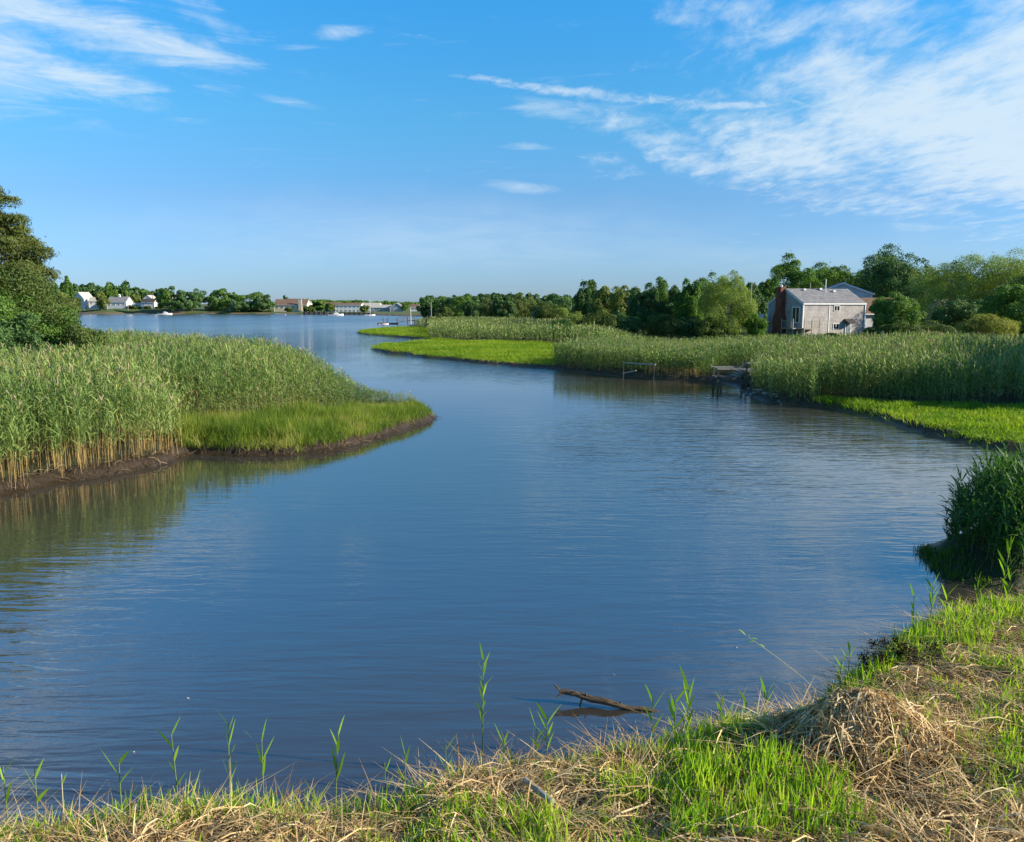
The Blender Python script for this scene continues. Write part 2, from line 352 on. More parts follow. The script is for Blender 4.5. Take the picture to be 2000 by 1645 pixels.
def sdf(poly, P):
    d = np.full(len(P), 1e9); n = len(poly)
    for i in range(n):
        a = poly[i]; e = poly[(i + 1) % n] - a; w = P - a
        t = np.clip((w @ e) / max(e @ e, 1e-9), 0, 1)[:, None]
        d = np.minimum(d, ((w - e * t) ** 2).sum(1))
    d = np.sqrt(d); return np.where(inside(poly, P), d, -d)
def sm(x, a, b):
    t = np.clip((x - a) / (b - a), 0, 1); return t * t * (3 - 2 * t)
def vnoise(P, s, seed=0):
    """cheap value noise"""
    q = P / s; i = np.floor(q).astype(np.int64); f = q - i; f = f * f * (3 - 2 * f)
    def h(a, b):
        n = (a * 374761393 + b * 668265263 + seed * 974634777) & 0xffffffff
        n = ((n ^ (n >> 13)) * 1274126177) & 0xffffffff
        return ((n ^ (n >> 16)) & 0xffff) / 65535.0
    a = h(i[:, 0], i[:, 1]); b = h(i[:, 0] + 1, i[:, 1]); c = h(i[:, 0], i[:, 1] + 1); d = h(i[:, 0] + 1, i[:, 1] + 1)
    return (a * (1 - f[:, 0]) + b * f[:, 0]) * (1 - f[:, 1]) + (c * (1 - f[:, 0]) + d * f[:, 0]) * f[:, 1]
HEAPC = np.array(W(1680, 1470, .5))
def ground(P):
    P = np.asarray(P, float).reshape(-1, 2)
    S = np.stack([sdf(p, P) for p in LANDS]); s = S.max(0); w = S.argmax(0)
    nzv = vnoise(P, .9, 1) * .5 + vnoise(P, .35, 2) * .3 + vnoise(P, 2.7, 3) * .5 - .65
    z = np.where(s < 0, np.maximum(s * .35, -1.2) - .02, 0)
    ss = s + nzv * .55
    mud = .09 * sm(s, 0, .4) + .04 * sm(s, .2, 1.0)
    ss1 = s + nzv * .95; scarp = np.where(w == 0, .15 * sm(ss, .18, .34), np.where(w == 1, .17 * sm(ss1, .32, .50), .30 * sm(ss, .28, .48)))
    rise = np.select([w == 0, w == 1, w == 2, w == 3, w == 4],
                     [.25 * sm(s, 1, 12),   .10 * sm(s, 2, 14) + .35 * sm(s, 30, 60) + 1.0 * sm(s, 60, 160), .45 * sm(s, .5, 8) + 1.6 * sm(s, 30, 140) + 2.4 * sm(s, 4, 24) * sm(-P[:, 0], 140, 190),
                      .22 * sm(s, .15, 1.0) + .55 * sm(s, .8, 5), .20 * sm(s, 0, 3)])
    scarp = np.where(w == 3, .12 * sm(ss, .15, .5), scarp); scarp = np.where(w == 4, .22 * sm(ss, .1, .5), scarp)
    land = mud + scarp + rise + nzv * .10 * sm(s, .1, 1.0) + (vnoise(P, .16, 7) - .5) * .07 * sm(s, .05, .4) * (s < 2)
    z = np.where(s >= 0, land, z)
    z = z + .52 * np.exp(-((P - HEAPC) ** 2 / np.array([.60, .36]) ** 2).sum(1) * .5) * (s > 0)
    return z, s, w
def gz(x, y): return float(ground([(x, y)])[0][0])
GRASS_L = np.array(PW([(350, 884), (400, 893), (480, 893), (560, 891), (640, 884), (720, 865), (775, 845), (825, 830), (857, 817), (850, 806), (790, 806), (720, 812), (640, 822), (560, 834), (470, 848), (400, 850), (345, 862)]))
GRASS_R1 = np.array(PW([(722, 684), (760, 691), (820, 699), (900, 707), (1000, 716), (1075, 722), (1100, 712), (1130, 700), (1160, 690), (1180, 684), (1130, 681), (1040, 675), (960, 672), (850, 670), (745, 676)]))
GRASS_R2 = np.array(PW([(694, 650), (712, 655), (770, 659), (828, 664), (834, 671), (900, 670), (835, 664), (838, 645), (800, 641), (740, 644)]))
GRASS_R3 = np.array(PW([(1590, 797), (1605, 799), (1620, 800), (1700, 817), (1760, 838), (1850, 862), (1920, 876), (2000, 886), (2400, 980), (2700, 850), (2000, 806), (1850, 805), (1700, 797), (1640, 790), (1600, 788)]))

# terrain: one polar sheet, finest where the camera looks
def terrain():
    rr = [0.05]; r_ = 1.0
    while r_ < 4000:
        rr.append(r_); r_ *= 1.10 if r_ < 3.5 else (1.007 if r_ < 130 else (1.02 if r_ < 700 else 1.08))
    rr = np.array(rr)
    aa = np.concatenate([np.arange(-180, -38, 4.0), np.arange(-38, 38, .155), np.arange(38, 180, 4.0)]) * math.pi / 180
    Rr, Aa = np.meshgrid(rr, aa, indexing='ij'); P = np.stack([Rr * np.sin(Aa), Rr * np.cos(Aa)], -1).reshape(-1, 2)
    z, s, w = ground(P)
    nr, na = len(rr), len(aa); i = np.arange(nr - 1)[:, None] * na; j = np.arange(na)[None]; j2 = (j + 1) % na
    F = np.stack([i + j, i + j2, i + na + j2, i + na + j], -1).reshape(-1, 4)
    c = np.zeros((len(P), 4), np.float32); c[:] = (.038, .026, .016, 1)
    c[w == 1, :3] = (.075, .055, .034)
    soil = sm(s, .7, 1.2)[:, None]
    c[:, :3] = c[:, :3] * (1 - soil) + np.array((.030, .040, .014)) * soil
    for g in (GRASS_L, GRASS_R1, GRASS_R2, GRASS_R3):
        k = inside(g, P) & (s > .7) & (w < 2); c[k, :3] = (.16, .24, .016)
    k = (w == 2) & (s > 0); c[k, :3] = (.16, .12, .07)
    k = (w == 2) & (s > 5); c[k, :3] = (.07, .12, .02)
    k = (w == 3) & (s > .4); c[k, :3] = (.050, .034, .018)
    k = (w == 4); c[k, :3] = (.03, .045, .012)
    far = np.hypot(P[:, 0], P[:, 1]) > 240; c[far & (w == 1) & (s > 1), :3] = (.07, .13, .02)
    o = np_mesh('ground', np.c_[P, z], F, ground_mat(), attrs={'cover': ('FLOAT_COLOR', c)}, smooth=True)
    tag(o, kind='structure')
terrain()
wm = MB(); wm.add([(-4000, -300, 0), (4000, -300, 0), (4000, 5000, 0), (-4000, 5000, 0)], [(0, 1, 2, 3)])
tag(wm.build('water', water_mat()), kind='structure')

# ------------------------------------------------------------------ blades and reeds
def strip(pts, side, width):
    """ribbon through pts (...,k,3) with half-width vectors"""
    a = pts - side * width[..., None]; b = pts + side * width[..., None]
    return np.stack([a, b], -2)            # (..., k, 2, 3)
def strip_faces(k):
    return np.array([(2 * i, 2 * i + 1, 2 * i + 3, 2 * i + 2) for i in range(k - 1)])
def reed_templates(K, nleaf, lw, ll, sw, seed, plume=.25, low=.30):
    r = np.random.default_rng(seed); V = []; H = []; fm = []; F = []; base = 0
    k = 4
    for t in range(K):
        vs = []; hs = []
        # stalk: unit height ribbon
        z = np.array([0, .35, .7, .97]); ang = r.uniform(0, math.pi); side = np.array([math.cos(ang), math.sin(ang), 0])
        bend = r.uniform(-.04, .04, 2); pts = np.stack([bend[0] * z ** 2, bend[1] * z ** 2, z], -1)
        vs.append(strip(pts, side, np.array([sw, sw, sw * .8, sw * .4])).reshape(-1, 3)); hs.append(np.repeat(z, 2))
        for l in range(nleaf):
            h = low + (1 - low) * ((l + r.uniform(0, 1)) / nleaf); a = r.uniform(0, 2 * math.pi); L = ll * r.uniform(.7, 1.15) * (1 - .35 * abs(h - .6))
            up = r.uniform(.8, 1.38); d = np.array([math.cos(a), math.sin(a)])
            q = np.array([0, .35, .7, 1.0]); x = L * q * math.cos(up); zz_ = h * .97 + L * (q * math.sin(up) - q ** 2 * r.uniform(.1, .75))
            pts = np.stack([d[0] * x + bend[0] * h * h, d[1] * x + bend[1] * h * h, zz_], -1)
            roll = r.uniform(-1, 1); side = np.array([-d[1] * math.cos(roll), d[0] * math.cos(roll), math.sin(roll)])
            vs.append(strip(pts, side, lw * np.array([.6, 1, .7, .08])).reshape(-1, 3)); hs.append(np.full(8, h))
        pon = 1.0 if r.uniform() < plume else 0.0
        for p in range(2):
            a = r.uniform(0, math.pi); side = np.array([math.cos(a), math.sin(a), 0]); q = np.array([0, .35, .7, 1.0])
            ln = .085 * pon; dr = r.uniform(-.5, .5, 2) * pon * .08
            pts = np.stack([bend[0] + dr[0] * q ** 2, bend[1] + dr[1] * q ** 2, .94 + ln * q], -1)
            vs.append(strip(pts, side, pon * .008 * np.array([.3, 1, .8, .1])).reshape(-1, 3)); hs.append(np.ones(8))
        V.append(np.concatenate(vs)); H.append(np.concatenate(hs))
    nst = nleaf + 3; sf = strip_faces(4)
    F = np.concatenate([sf + 8 * i for i in range(nst)]); fm = np.concatenate([np.full(3, 0)] + [np.full(3, 1)] * nleaf + [np.full(3, 2)] * 2)
    return np.array(V), np.array(H), F, fm
def scatter(name, T, P, z, hs, ws, mats, seed, lean=.06, label=None, cat=None, parent=None, tintbase=None, kind='stuff'):
    V, H, F, fm = T; r = np.random.default_rng(seed); n = len(P); idx = r.integers(0, len(V), n); a = r.uniform(0, 2 * math.pi, n)
    v = V[idx].copy(); ca, sa = np.cos(a)[:, None], np.sin(a)[:, None]
    x = v[..., 0] * ca - v[..., 1] * sa; y = v[..., 0] * sa + v[..., 1] * ca; zv = v[..., 2]
    ln = r.normal(0, lean, (n, 2))
    ws = np.broadcast_to(ws, (n,))[:, None]; hs_ = np.broadcast_to(hs, (n,))[:, None]
    o = np.stack([x * ws + ln[:, :1] * zv ** 1.5 * hs_ + P[:, :1], y * ws + ln[:, 1:] * zv ** 1.5 * hs_ + P[:, 1:2], zv * hs_ + z[:, None]], -1)
    FF = (F[None] + (np.arange(n) * V.shape[1])[:, None, None]).reshape(-1, F.shape[1])
    if tintbase is None: tintbase = np.full(n, .45)
    nst = V.shape[1] // 8 if V.shape[1] % 8 == 0 else None
    if nst:
        tt = np.repeat(r.normal(0, .16, (n, nst)), 8, axis=1) + tintbase[:, None] + r.normal(0, .15, (n, 1))
    else: tt = np.repeat((r.normal(0, .16, n) + tintbase)[:, None], V.shape[1], 1)
    ob = np_mesh(name, o, FF, mats, parent, fmat=np.tile(fm, n), attrs={'tint': ('FLOAT', np.clip(tt, 0, 1)), 'hgt': ('FLOAT', H[idx])})
    if label: tag(ob, label, cat, kind=kind)
    return ob
def pts_in(poly, dens, seed, shore=.9, excl=(), dmin=0, dmax=1e9):
    poly = np.array(poly); r = np.random.default_rng(seed); lo, hi = poly.min(0), poly.max(0)
    dm = min(dmax, 300); hi = np.minimum(hi, [dm * .70, dm]); lo = np.maximum(lo, [-dm * .70, 2.0])
    n = int((hi - lo).prod() * dens); P = r.uniform(lo, hi, (n, 2))
    P = P[np.abs(np.arctan2(P[:, 0], P[:, 1])) < R(43)]; P = P[inside(poly, P)]
    for e in excl: P = P[~inside(e, P)]
    d = np.hypot(P[:, 0], P[:, 1]); P = P[(d > dmin) & (d < dmax)]
    # only what stands in or close to the view
    P = P[np.abs(np.arctan2(P[:, 0], P[:, 1])) < R(43)]
    z, s, w = ground(P); k = s > shore; return P[k], z[k], s[k]
REEDM = [M['reed_stalk'], M['reed_leaf'], M['reed_plume']]
def wave(P, s, seed): return vnoise(P, s, seed)

# left bank: reed bed with bare tan stalks along its front
RL = np.array(LEFT)
T0 = reed_templates(48, 12, .0066, .19, .0015, 1, plume=.14, low=.28)
P, z, s = pts_in(RL, 30, 11, .22, (GRASS_L,), 0, 70)
k = P[:, 0] > -48; P, z, s = P[k], z[k], s[k]
keep = rng.uniform(size=len(P)) < np.where(s < 5, 1, .62); P, z, s = P[keep], z[keep], s[keep]
tip = sm(-P[:, 0], 6.5, 13.5)        # reeds get lower towards the point
h = (.60 + 2.0 * tip) * (.45 + .55 * sm(-sdf(GRASS_L, P), .0, 2.6) + .25 * (P[:, 1] < 31)).clip(0, 1) * (.85 + .32 * wave(P, 3.2, 5)) * rng.uniform(.86, 1.1, len(P))
scatter('reed_bed', T0, P, z - .03, h, 2.6, REEDM, 21, .055, 'tall green reed bed with bare tan stalks standing on the left bank', 'reeds', tintbase=.25 + .45 * wave(P, 2.5, 9))

# bright cord grass
def grass_templates(K, nb, h, w, spread, seed, droop=.5):
    r = np.random.default_rng(seed); V = []; H = []
    for t in range(K):
        vs = []; hs = []
        for b in range(nb):
            o = r.normal(0, spread, 2); a = r.uniform(0, 2 * math.pi); L = h * r.uniform(.55, 1.1); le = r.uniform(.05, droop); q = np.array([0, .35, .7, 1.0])
            d = np.array([math.cos(a), math.sin(a)]); x = L * le * q ** 1.8
            pts = np.stack([o[0] + d[0] * x, o[1] + d[1] * x, L * q * (1 - .25 * le * q)], -1)
            ph = r.uniform(0, math.pi); side = np.array([math.cos(ph), math.sin(ph), 0])
            vs.append(strip(pts, side, w * np.array([.8, 1, .7, .1])).reshape(-1, 3)); hs.append(np.repeat(q, 2))
        V.append(np.concatenate(vs)); H.append(np.concatenate(hs))
    F = np.concatenate([strip_faces(4) + 8 * i for i in range(nb)])
    return np.array(V), np.array(H), F, np.zeros(len(F), int)
G1 = grass_templates(24, 9, 1.0, .010, .13, 3)
P, z, s = pts_in(GRASS_L, 60, 12, .28)
h = (.50 + .45 * sm(-P[:, 0], 4, 13)) * (.60 + .75 * wave(P, 1.1, 4)) * (.55 + .5 * sm(s, .2, 1.6))
scatter('marsh_grass', G1, P, z - .03, h, .62, [M['marsh']], 22, .10, 'bright green cord grass on the muddy point of the left bank', 'grass', tintbase=.10 + .75 * wave(P, 1.0, 19))
G2 = grass_templates(24, 8, 1.0, .020, .22, 4)
P1, z1, s1 = pts_in(GRASS_R1, 12, 13, .6); P2, z2, s2 = pts_in(GRASS_R2, 8, 14, .6)
P, z = np.r_[P1, P2], np.r_[z1, z2]; h = .16 + .34 * wave(P * np.array([.5, 1]), 1.5, 4)
scatter('marsh_grass', G2, P, z - .03, h, 1.1, [M['turf']], 23, .10, 'low lime green marsh turf on the two tongues of land across the water', 'grass', tintbase=.05 + .5 * wave(P * np.array([.4, 1]), 2.6, 19) + .5 * wave(P * np.array([.5, 1]), .9, 20))
P, z, s = pts_in(GRASS_R3, 30, 15, .42, dmax=62); h = .12 + .30 * wave(P, .9, 4)
scatter('marsh_grass', G2, P, z - .03, h, .8, [M['turf']], 24, .10, 'mown looking bright green marsh grass in front of the right reeds', 'grass', tintbase=.05 + .5 * wave(P, 1.7, 19) + .45 * wave(P, .6, 20))

# right bank reeds
RR = np.array(RIGHT); EX = (GRASS_R1, GRASS_R2, GRASS_R3)
INLET = np.array(PW([(1396, 752), (1400, 740), (1420, 735), (1450, 733), (1474, 736), (1476, 752), (1452, 790), (1400, 790)]))
T1 = reed_templates(48, 11, .0098, .20, .0025, 2, plume=.16, low=.12)
T2 = reed_templates(30, 7, .026, .24, .006, 5, plume=.25, low=.12)
P, z, s = pts_in(RR, 25, 16, .35, EX + (INLET,), 0, 82)
k = (P[:, 0] > 3) & (s < 42); P, z, s = P[k], z[k], s[k]
keep = rng.uniform(size=len(P)) < np.where(s < 6, 1, .42); P, z, s = P[keep], z[keep], s[keep]
h = (1.72 + .75 * sm(P[:, 0], 14, 25)) * (.84 + .32 * wave(P, 4, 5)) * rng.uniform(.86, 1.1, len(P))
REEDG = [M['reed_stalk_green'], M['reed_leaf'], M['reed_plume']]
ang = P[:, 0] / P[:, 1]; tan_ = (ang > .165) & (ang < .235) & (s < 5)
T1b = reed_templates(30, 7, .014, .22, .004, 12, plume=.14, low=.36)
rat = P[:, 0] / P[:, 1]; h = h * (1 - .30 * sm(P[:, 1], 56, 80) * sm(rat, .10, .17))
scatter('reed_bed', T1b, P[tan_], z[tan_] - .03, h[tan_], 2.4, REEDM, 125, .05, 'patch of reeds with bare tan feet left of the wooden landing', 'reeds', tintbase=.25 + .5 * wave(P[tan_], 5, 9))
P, z, s, h = P[~tan_], z[~tan_], s[~tan_], h[~tan_]
scatter('reed_bed', T1, P, z - .03, h, 2.4, REEDG, 25, .05, 'long bed of tall reeds with tan tops on the right bank', 'reeds', tintbase=.25 + .5 * wave(P, 5, 9))
P, z, s = pts_in(RR, 3.4, 17, 1.0, EX, 82, 215)
k = (s < 60) & (P[:, 1] < 175) & (P[:, 0] < 75); P, z, s = P[k], z[k], s[k]
h = (1.95 - 1.15 * sm(P[:, 0] / P[:, 1], .10, .17)) * (.8 + .4 * wave(P, 7, 5)) * rng.uniform(.86, 1.1, len(P))
scatter('reed_bed', T2, P, z - .03, h, 2.4, REEDG, 26, .05, 'farther reed bed running back behind the marsh turf to the wood', 'reeds', tintbase=.3 + .5 * wave(P, 8, 9))

# reed clump at the right edge
T3 = reed_templates(40, 12, .011, .30, .0028, 6, plume=.0, low=.16)
CL = np.array(PW([(1838, 1090), (1866, 1112), (1920, 1132), (2000, 1152)]) + [(14, 15.2), (22, 15.5), (22, 21)] + PW([(2010, 1010), (1940, 1025), (1870, 1046)]))
P, z, s = pts_in(CL, 70, 18, .12); h = (.75 + .75 * sm(P[:, 0], 8.3, 11.0)) * rng.uniform(.8, 1.15, len(P))
scatter('reed_bed', T3, P, z - .03, h, 1.6, [M['reed_stalk_green'], M['reed_dark']] + REEDM[2:], 27, .10, 'dense dark green clump of reeds leaning over the inlet at the right edge', 'reeds', tintbase=np.full(len(P), .12))
G4 = grass_templates(24, 9, .16, .006, .07, 8)
P, z, s = pts_in(np.array(CLUMP), 110, 19, .02)
k = P[:, 0] < 8.9; P, z = P[k], z[k]
scatter('turf', G4, P, z - .01, 1.0, 1.0, [M['marsh']], 28, .1, 'short mossy turf on the muddy tip under the right reed clump', 'turf', tintbase=np.full(len(P), .1))

# ------------------------------------------------------------------ near bank: dead straw mat, green shoots
NP = np.array(NEAR)
SG = grass_templates(40, 9, .48, .0068, .10, 31, droop=1.7)
P, z, s = pts_in(NP, 105, 32, .02, dmax=24); k = (P[:, 1] > 5.2); P, z, s = P[k], z[k], s[k]
# the mat lies down: shear the tufts strongly
cl = vnoise(P, .42, 43); k = (cl > .38) & (s > .10) & (np.exp(-((P - HEAPC) ** 2 / np.array([.55, .38]) ** 2).sum(1) * .5) < .5); P, z, s = P[k], z[k], s[k]
scatter('dead_grass', SG, P, z - .02, .46 * (.35 + 1.1 * wave(P, .6, 40)) * (.35 + .65 * sm(s, .05, .7)), 1.15, [M['straw']], 41, .26, 'matted tan dead grass and reed straw covering the near bank', 'dead grass', tintbase=.25 + .5 * wave(P, .8, 44))
# broken dead stalks lying criss-cross
def litter(name, poly, dens, seed, label, cat, lmin=.15, lmax=.62, w=.0062, up=.08, shore=.0, heap=None, mat='straw'):
    P, z, s = pts_in(poly, dens, seed, shore, dmax=24) if heap is None else heap
    if heap is None: kk = (vnoise(P, .55, 48) * .6 + vnoise(P, .2, 49) * .4 > .38) & (s > .12); P, z, s = P[kk], z[kk], s[kk]
    r = np.random.default_rng(seed + 1); n = len(P); a = r.uniform(0, 2 * math.pi, n); L = r.uniform(lmin, lmax, n)
    q = np.linspace(0, 1, 4); d = np.stack([np.cos(a), np.sin(a)], -1)
    xy = P[:, None] + d[:, None] * (L[:, None] * (q - .5))[..., None]
    zg = ground(xy.reshape(-1, 2))[0].reshape(n, 4); zb = np.maximum(zg, 0.0) + r.uniform(.02, up + .04, n)[:, None] + (r.uniform(-.10, .13, n)[:, None] * q) * L[:, None] + r.uniform(.0, .22, n)[:, None] * np.sin(q * math.pi)[None] * L[:, None]
    pts = np.concatenate([xy, zb[..., None]], -1)
    roll = r.uniform(-1.2, 1.2, n); side = np.stack([-d[:, 1] * np.cos(roll), d[:, 0] * np.cos(roll), np.sin(roll)], -1)
    V = strip(pts, side[:, None], np.broadcast_to(r.uniform(.5, 1.3, n)[:, None] * w * np.array([1, 1, .9, .5]), (n, 4))).reshape(n, 8, 3)
    F = (strip_faces(4)[None] + (np.arange(n) * 8)[:, None, None]).reshape(-1, 4)
    tt = np.repeat(np.clip(r.normal(.52, .30, n), 0, 1), 8)
    return tag(np_mesh(name, V, F, M[mat], attrs={'tint': ('FLOAT', tt)}), label, cat, kind='stuff')
litter('dead_stalks', NP, 300, 51, 'broken pale reed stalks lying criss-cross over the dead grass', 'dead stalks')
def shore_litter():
    P, z, s = pts_in(RL, 45, 55, .0, dmax=45); k = s < .9
    litter('washed_up_stalks', RL, 0, 56, 'dark broken reed stalks washed up along the muddy edge of the left bank', 'dead stalks', .15, .6, .008, .03, heap=(P[k], z[k], s[k]), mat='wrack')
shore_litter()
# green shoots in patches
SH = grass_templates(40, 6, .34, .0092, .05, 61, droop=.40)
P, z, s = pts_in(NP, 90, 62, .02, dmax=24); k = P[:, 1] > 5.0; P, z, s = P[k], z[k], s[k]
u = P[:, 0]
g = vnoise(P, .9, 70) * .55 + vnoise(P, .35, 71) * .25
front = np.array([W(1350, 1500, .5), W(1660, 1520, .5), W(1680, 1700, .5), W(1300, 1700, .5)])
front2 = np.array([W(1660, 1540, .5), W(2050, 1480, .5), W(2050, 1700, .5), W(1680, 1700, .5)])
front3 = np.array([W(740, 1560, .5), W(1080, 1580, .5), W(1100, 1720, .5), W(700, 1720, .5)])
edge = np.exp(-(s - .35) ** 2 / .06) * .40 * (vnoise(P, .22, 75) > .48)
g = g + .42 * inside(front, P) * np.clip(.35 + 1.1 * vnoise(P, .28, 77), 0, 1) + .10 * inside(front2, P) + .24 * inside(front3, P) + edge 
for tx, ty, tw_ in ((25, 1620, .22), (125, 1620, .20), (235, 1610, .15), (285, 1600, .22), (350, 1590, .14), (440, 1575, .30), (480, 1572, .25), (545, 1585, .15), (1290, 1480, .22), (1345, 1470, .22), (1410, 1450, .18), (1650, 1370, .25), (1760, 1280, .3), (1850, 1240, .4), (1970, 1230, .5)):
    g = g + .45 * np.exp(-((P - np.array(W(tx, ty, .3))) ** 2).sum(1) / (2 * tw_ * tw_))
hp = np.exp(-((P - HEAPC) ** 2 / np.array([.8, .5]) ** 2).sum(1) * .5); g = g - .5 * hp
k = (g > .445) | (rng.uniform(size=len(g)) < .13 + .27 * (P[:, 0] > 4.5) * (vnoise(P, .45, 79) > .4)); P, z, s, g = P[k], z[k], s[k], g[k]
scatter('green_shoots', SH, P, z - .01, .46 + 1.05 * np.clip(g - .40, 0, .65) + rng.uniform(0, .3, len(P)), 1.0, [M['shoot']], 63, .10, 'fresh lime green reed shoots coming up through the straw on the near bank', 'grass shoots', tintbase=.25 + .5 * wave(P, .5, 74))

# heap of long dead reed stems draped over a hump
def heap():
    r = np.random.default_rng(80); n = 2600; q = np.linspace(0, 1, 5)
    a = r.uniform(0, 2 * math.pi, n); a = np.where(r.uniform(size=n) < .45, r.normal(-1.9, .9, n), a)
    r0 = np.abs(r.normal(0, .26, n)); a0 = r.uniform(0, 2 * math.pi, n)
    c = HEAPC + np.stack([r0 * np.cos(a0) * 1.5, r0 * np.sin(a0)], -1) + np.array([0, .05])
    L = r.uniform(.2, .62, n); d = np.stack([np.cos(a), np.sin(a)], -1)
    xy = c[:, None] + d[:, None] * (L[:, None] * (q - .15))[..., None]
    zg = np.maximum(ground(xy.reshape(-1, 2))[0].reshape(n, 5), .02)
    zb = zg + r.uniform(.01, .16, n)[:, None] * (1 - .6 * q) + r.uniform(-.04, .10, n)[:, None] * np.sin(q * math.pi * r.uniform(.8, 2.2, n)[:, None])
    pts = np.concatenate([xy, zb[..., None]], -1)
    roll = r.uniform(-1.3, 1.3, n); side = np.stack([-d[:, 1] * np.cos(roll), d[:, 0] * np.cos(roll), np.sin(roll)], -1)
    V = strip(pts, side[:, None], r.uniform(.003, .0085, n)[:, None] * np.array([1, 1, 1, .8, .4])).reshape(n, 10, 3)
    F = (strip_faces(5)[None] + (np.arange(n) * 10)[:, None, None]).reshape(-1, 4)
    tag(np_mesh('reed_heap', V, F, M['straw'], attrs={'tint': ('FLOAT', np.repeat(np.clip(r.normal(.55, .28, n), 0, 1), 10))}),
        'rounded heap of pale dead reed stems draped over a hump on the near bank', 'heap')
heap()

# single tall reeds standing clear against the water
def tall_reed(px, pyb, pyt, nleaf, label, lean=(0, 0), leafL=.16, bare=.3, w=.010, colour='shoot', straw=False, z=.15, group='single reeds standing up against the water'):
    x, y = W(px, pyb, z); g = max(gz(x, y), -.2); dep = y; zt = XZ(px, pyt, dep)[1]; H = zt - g
    root = empty('reed_plant', (x, y, g)); tag(root, label, 'reed', group)
    b = MB(); npt = 6; pts = []
    for i in range(npt):
        q = i / (npt - 1); pts.append((lean[0] * q ** 1.6, lean[1] * q ** 1.6, H * q * .96))
    b.tube(pts, [.0062 * (1 - .6 * i / (npt - 1)) + .001 for i in range(npt)], 5)
    o = b.build('stem', M['stem_straw' if straw else 'stem_green'], root)
    r = np.random.default_rng(int(px * 7 + pyb))
    for l in range(nleaf):
        h = bare + (1 - bare) * (l + r.uniform(.1, .7)) / nleaf; a = (l % 2) * math.pi + r.normal(0, .5); d = np.array([math.cos(a), math.sin(a)])
        L = 1.3 * leafL * r.uniform(.7, 1.2); upa = r.uniform(.95, 1.42); q = np.array([0, .25, .5, .75, 1.0])
        xx = L * q * math.cos(upa); zz_ = H * h * .96 + L * (q * math.sin(upa) - q ** 2 * r.uniform(.0, .35))
        bx, by = lean[0] * h ** 1.6, lean[1] * h ** 1.6
        p3 = np.stack([bx + d[0] * xx, by + d[1] * xx, zz_], -1); roll = r.uniform(.5, 1.5) * r.choice([-1, 1]); side = np.array([-d[1] * math.cos(roll), d[0] * math.cos(roll), math.sin(roll) * .4]); side[0] += .6; side /= np.linalg.norm(side)
        V = strip(p3, side, 1.35 * w * np.array([.5, 1, .9, .6, .06])).reshape(-1, 3)
        np_mesh('leaf', V, strip_faces(5), M[colour], root, attrs={'tint': ('FLOAT', np.full(len(V), r.uniform(.1, .6)))})
    return root
M['stem_green'] = mat_plain('stem_green', (.13, .22, .05), (.20, .26, .08), 30, .6)
M['stem_straw'] = mat_plain('stem_straw', (.42, .36, .20), (.58, .52, .34), 30, .6)
tall_reed(942, 1490, 1278, 14, 'tallest single reed, leafy at the top, rising from the water left of the floating log', (.02, 0), .17, .42)
tall_reed(655, 1545, 1412, 5, 'lone green reed with a drooping leaf, left of the tallest reed', (.06, 0), .24, .35, .012)
tall_reed(348, 1560, 1420, 5, 'reed with two leaves reaching left, beside the feathery tuft at lower left', (-.03, 0), .24, .35, .010)
tall_reed(448, 1545, 1405, 10, 'feathery pale green reed rising from the tuft at lower left', (.03, 0), .22, .30, .007)
tall_reed(515, 1560, 1430, 5, 'upright reed at the right end of the feathery tuft', (.01, 0), .22, .45, .010)
tall_reed(238, 1590, 1475, 5, 'forked green reed left of the feathery tuft', (.01, 0), .25, .3, .011)
tall_reed(18, 1640, 1490, 3, 'thin green reed in the bottom left corner', (.01, 0), .20, .55, .010)
tall_reed(78, 1640, 1493, 3, 'broad leaved reed second from the left edge', (.01, 0), .24, .55, .012)
tall_reed(128, 1650, 1505, 1, 'bare crooked dead stem between the leftmost green reeds', (.02, 0), .10, .8, .006, straw=True)
tall_reed(790, 1560, 1468, 4, 'short bright reed midway between the lone reed and the tallest reed', (.02, 0), .22, .3, .011)
tall_reed(753, 1560, 1485, 3, 'smaller pale reed beside the short bright reed', (.0, 0), .18, .3, .009)
tall_reed(870, 1530, 1450, 5, 'blue green reed just left of the tallest reed', (.01, 0), .20, .3, .010)
tall_reed(983, 1520, 1437, 4, 'slim reed just right of the tallest reed', (.0, 0), .22, .35, .009)
tall_reed(1048, 1500, 1420, 4, 'straight paired reed below the left end of the log', (.0, 0), .20, .5, .009)
tall_reed(1068, 1500, 1392, 6, 'bright full reed below the left end of the log', (.0, 0), .24, .4, .012)
tall_reed(1272, 1480, 1352, 4, 'reed with a flag leaf crossing the right end of the log', (.0, 0), .20, .45, .010)
tall_reed(1340, 1470, 1342, 8, 'thick bright reed tuft at the right end of the log', (.01, 0), .26, .25, .013)
tall_reed(1318, 1470, 1365, 7, 'shorter reed growing against the thick bright tuft', (-.02, 0), .24, .25, .013)
tall_reed(1404, 1450, 1362, 6, 'blue green reed between the log and the straw heap', (.01, 0), .20, .25, .011)
tall_reed(1455, 1430, 1368, 6, 'bushy reed in front of the bent flag leaf', (.01, 0), .20, .25, .011)
tall_reed(1490, 1425, 1350, 3, 'short reed with a broad leaf blown to the right', (.03, 0), .34, .7, .018)
tall_reed(1655, 1345, 1262, 6, 'dark green reed by the hollow bank above the straw heap', (.0, 0), .22, .3, .012)
tall_reed(1640, 1350, 1285, 5, 'small reed left of the dark green one by the hollow bank', (.0, 0), .20, .3, .010)
tall_reed(1815, 1240, 1138, 9, 'double green reed standing before the dark inlet', (.0, 0), .24, .3, .014)
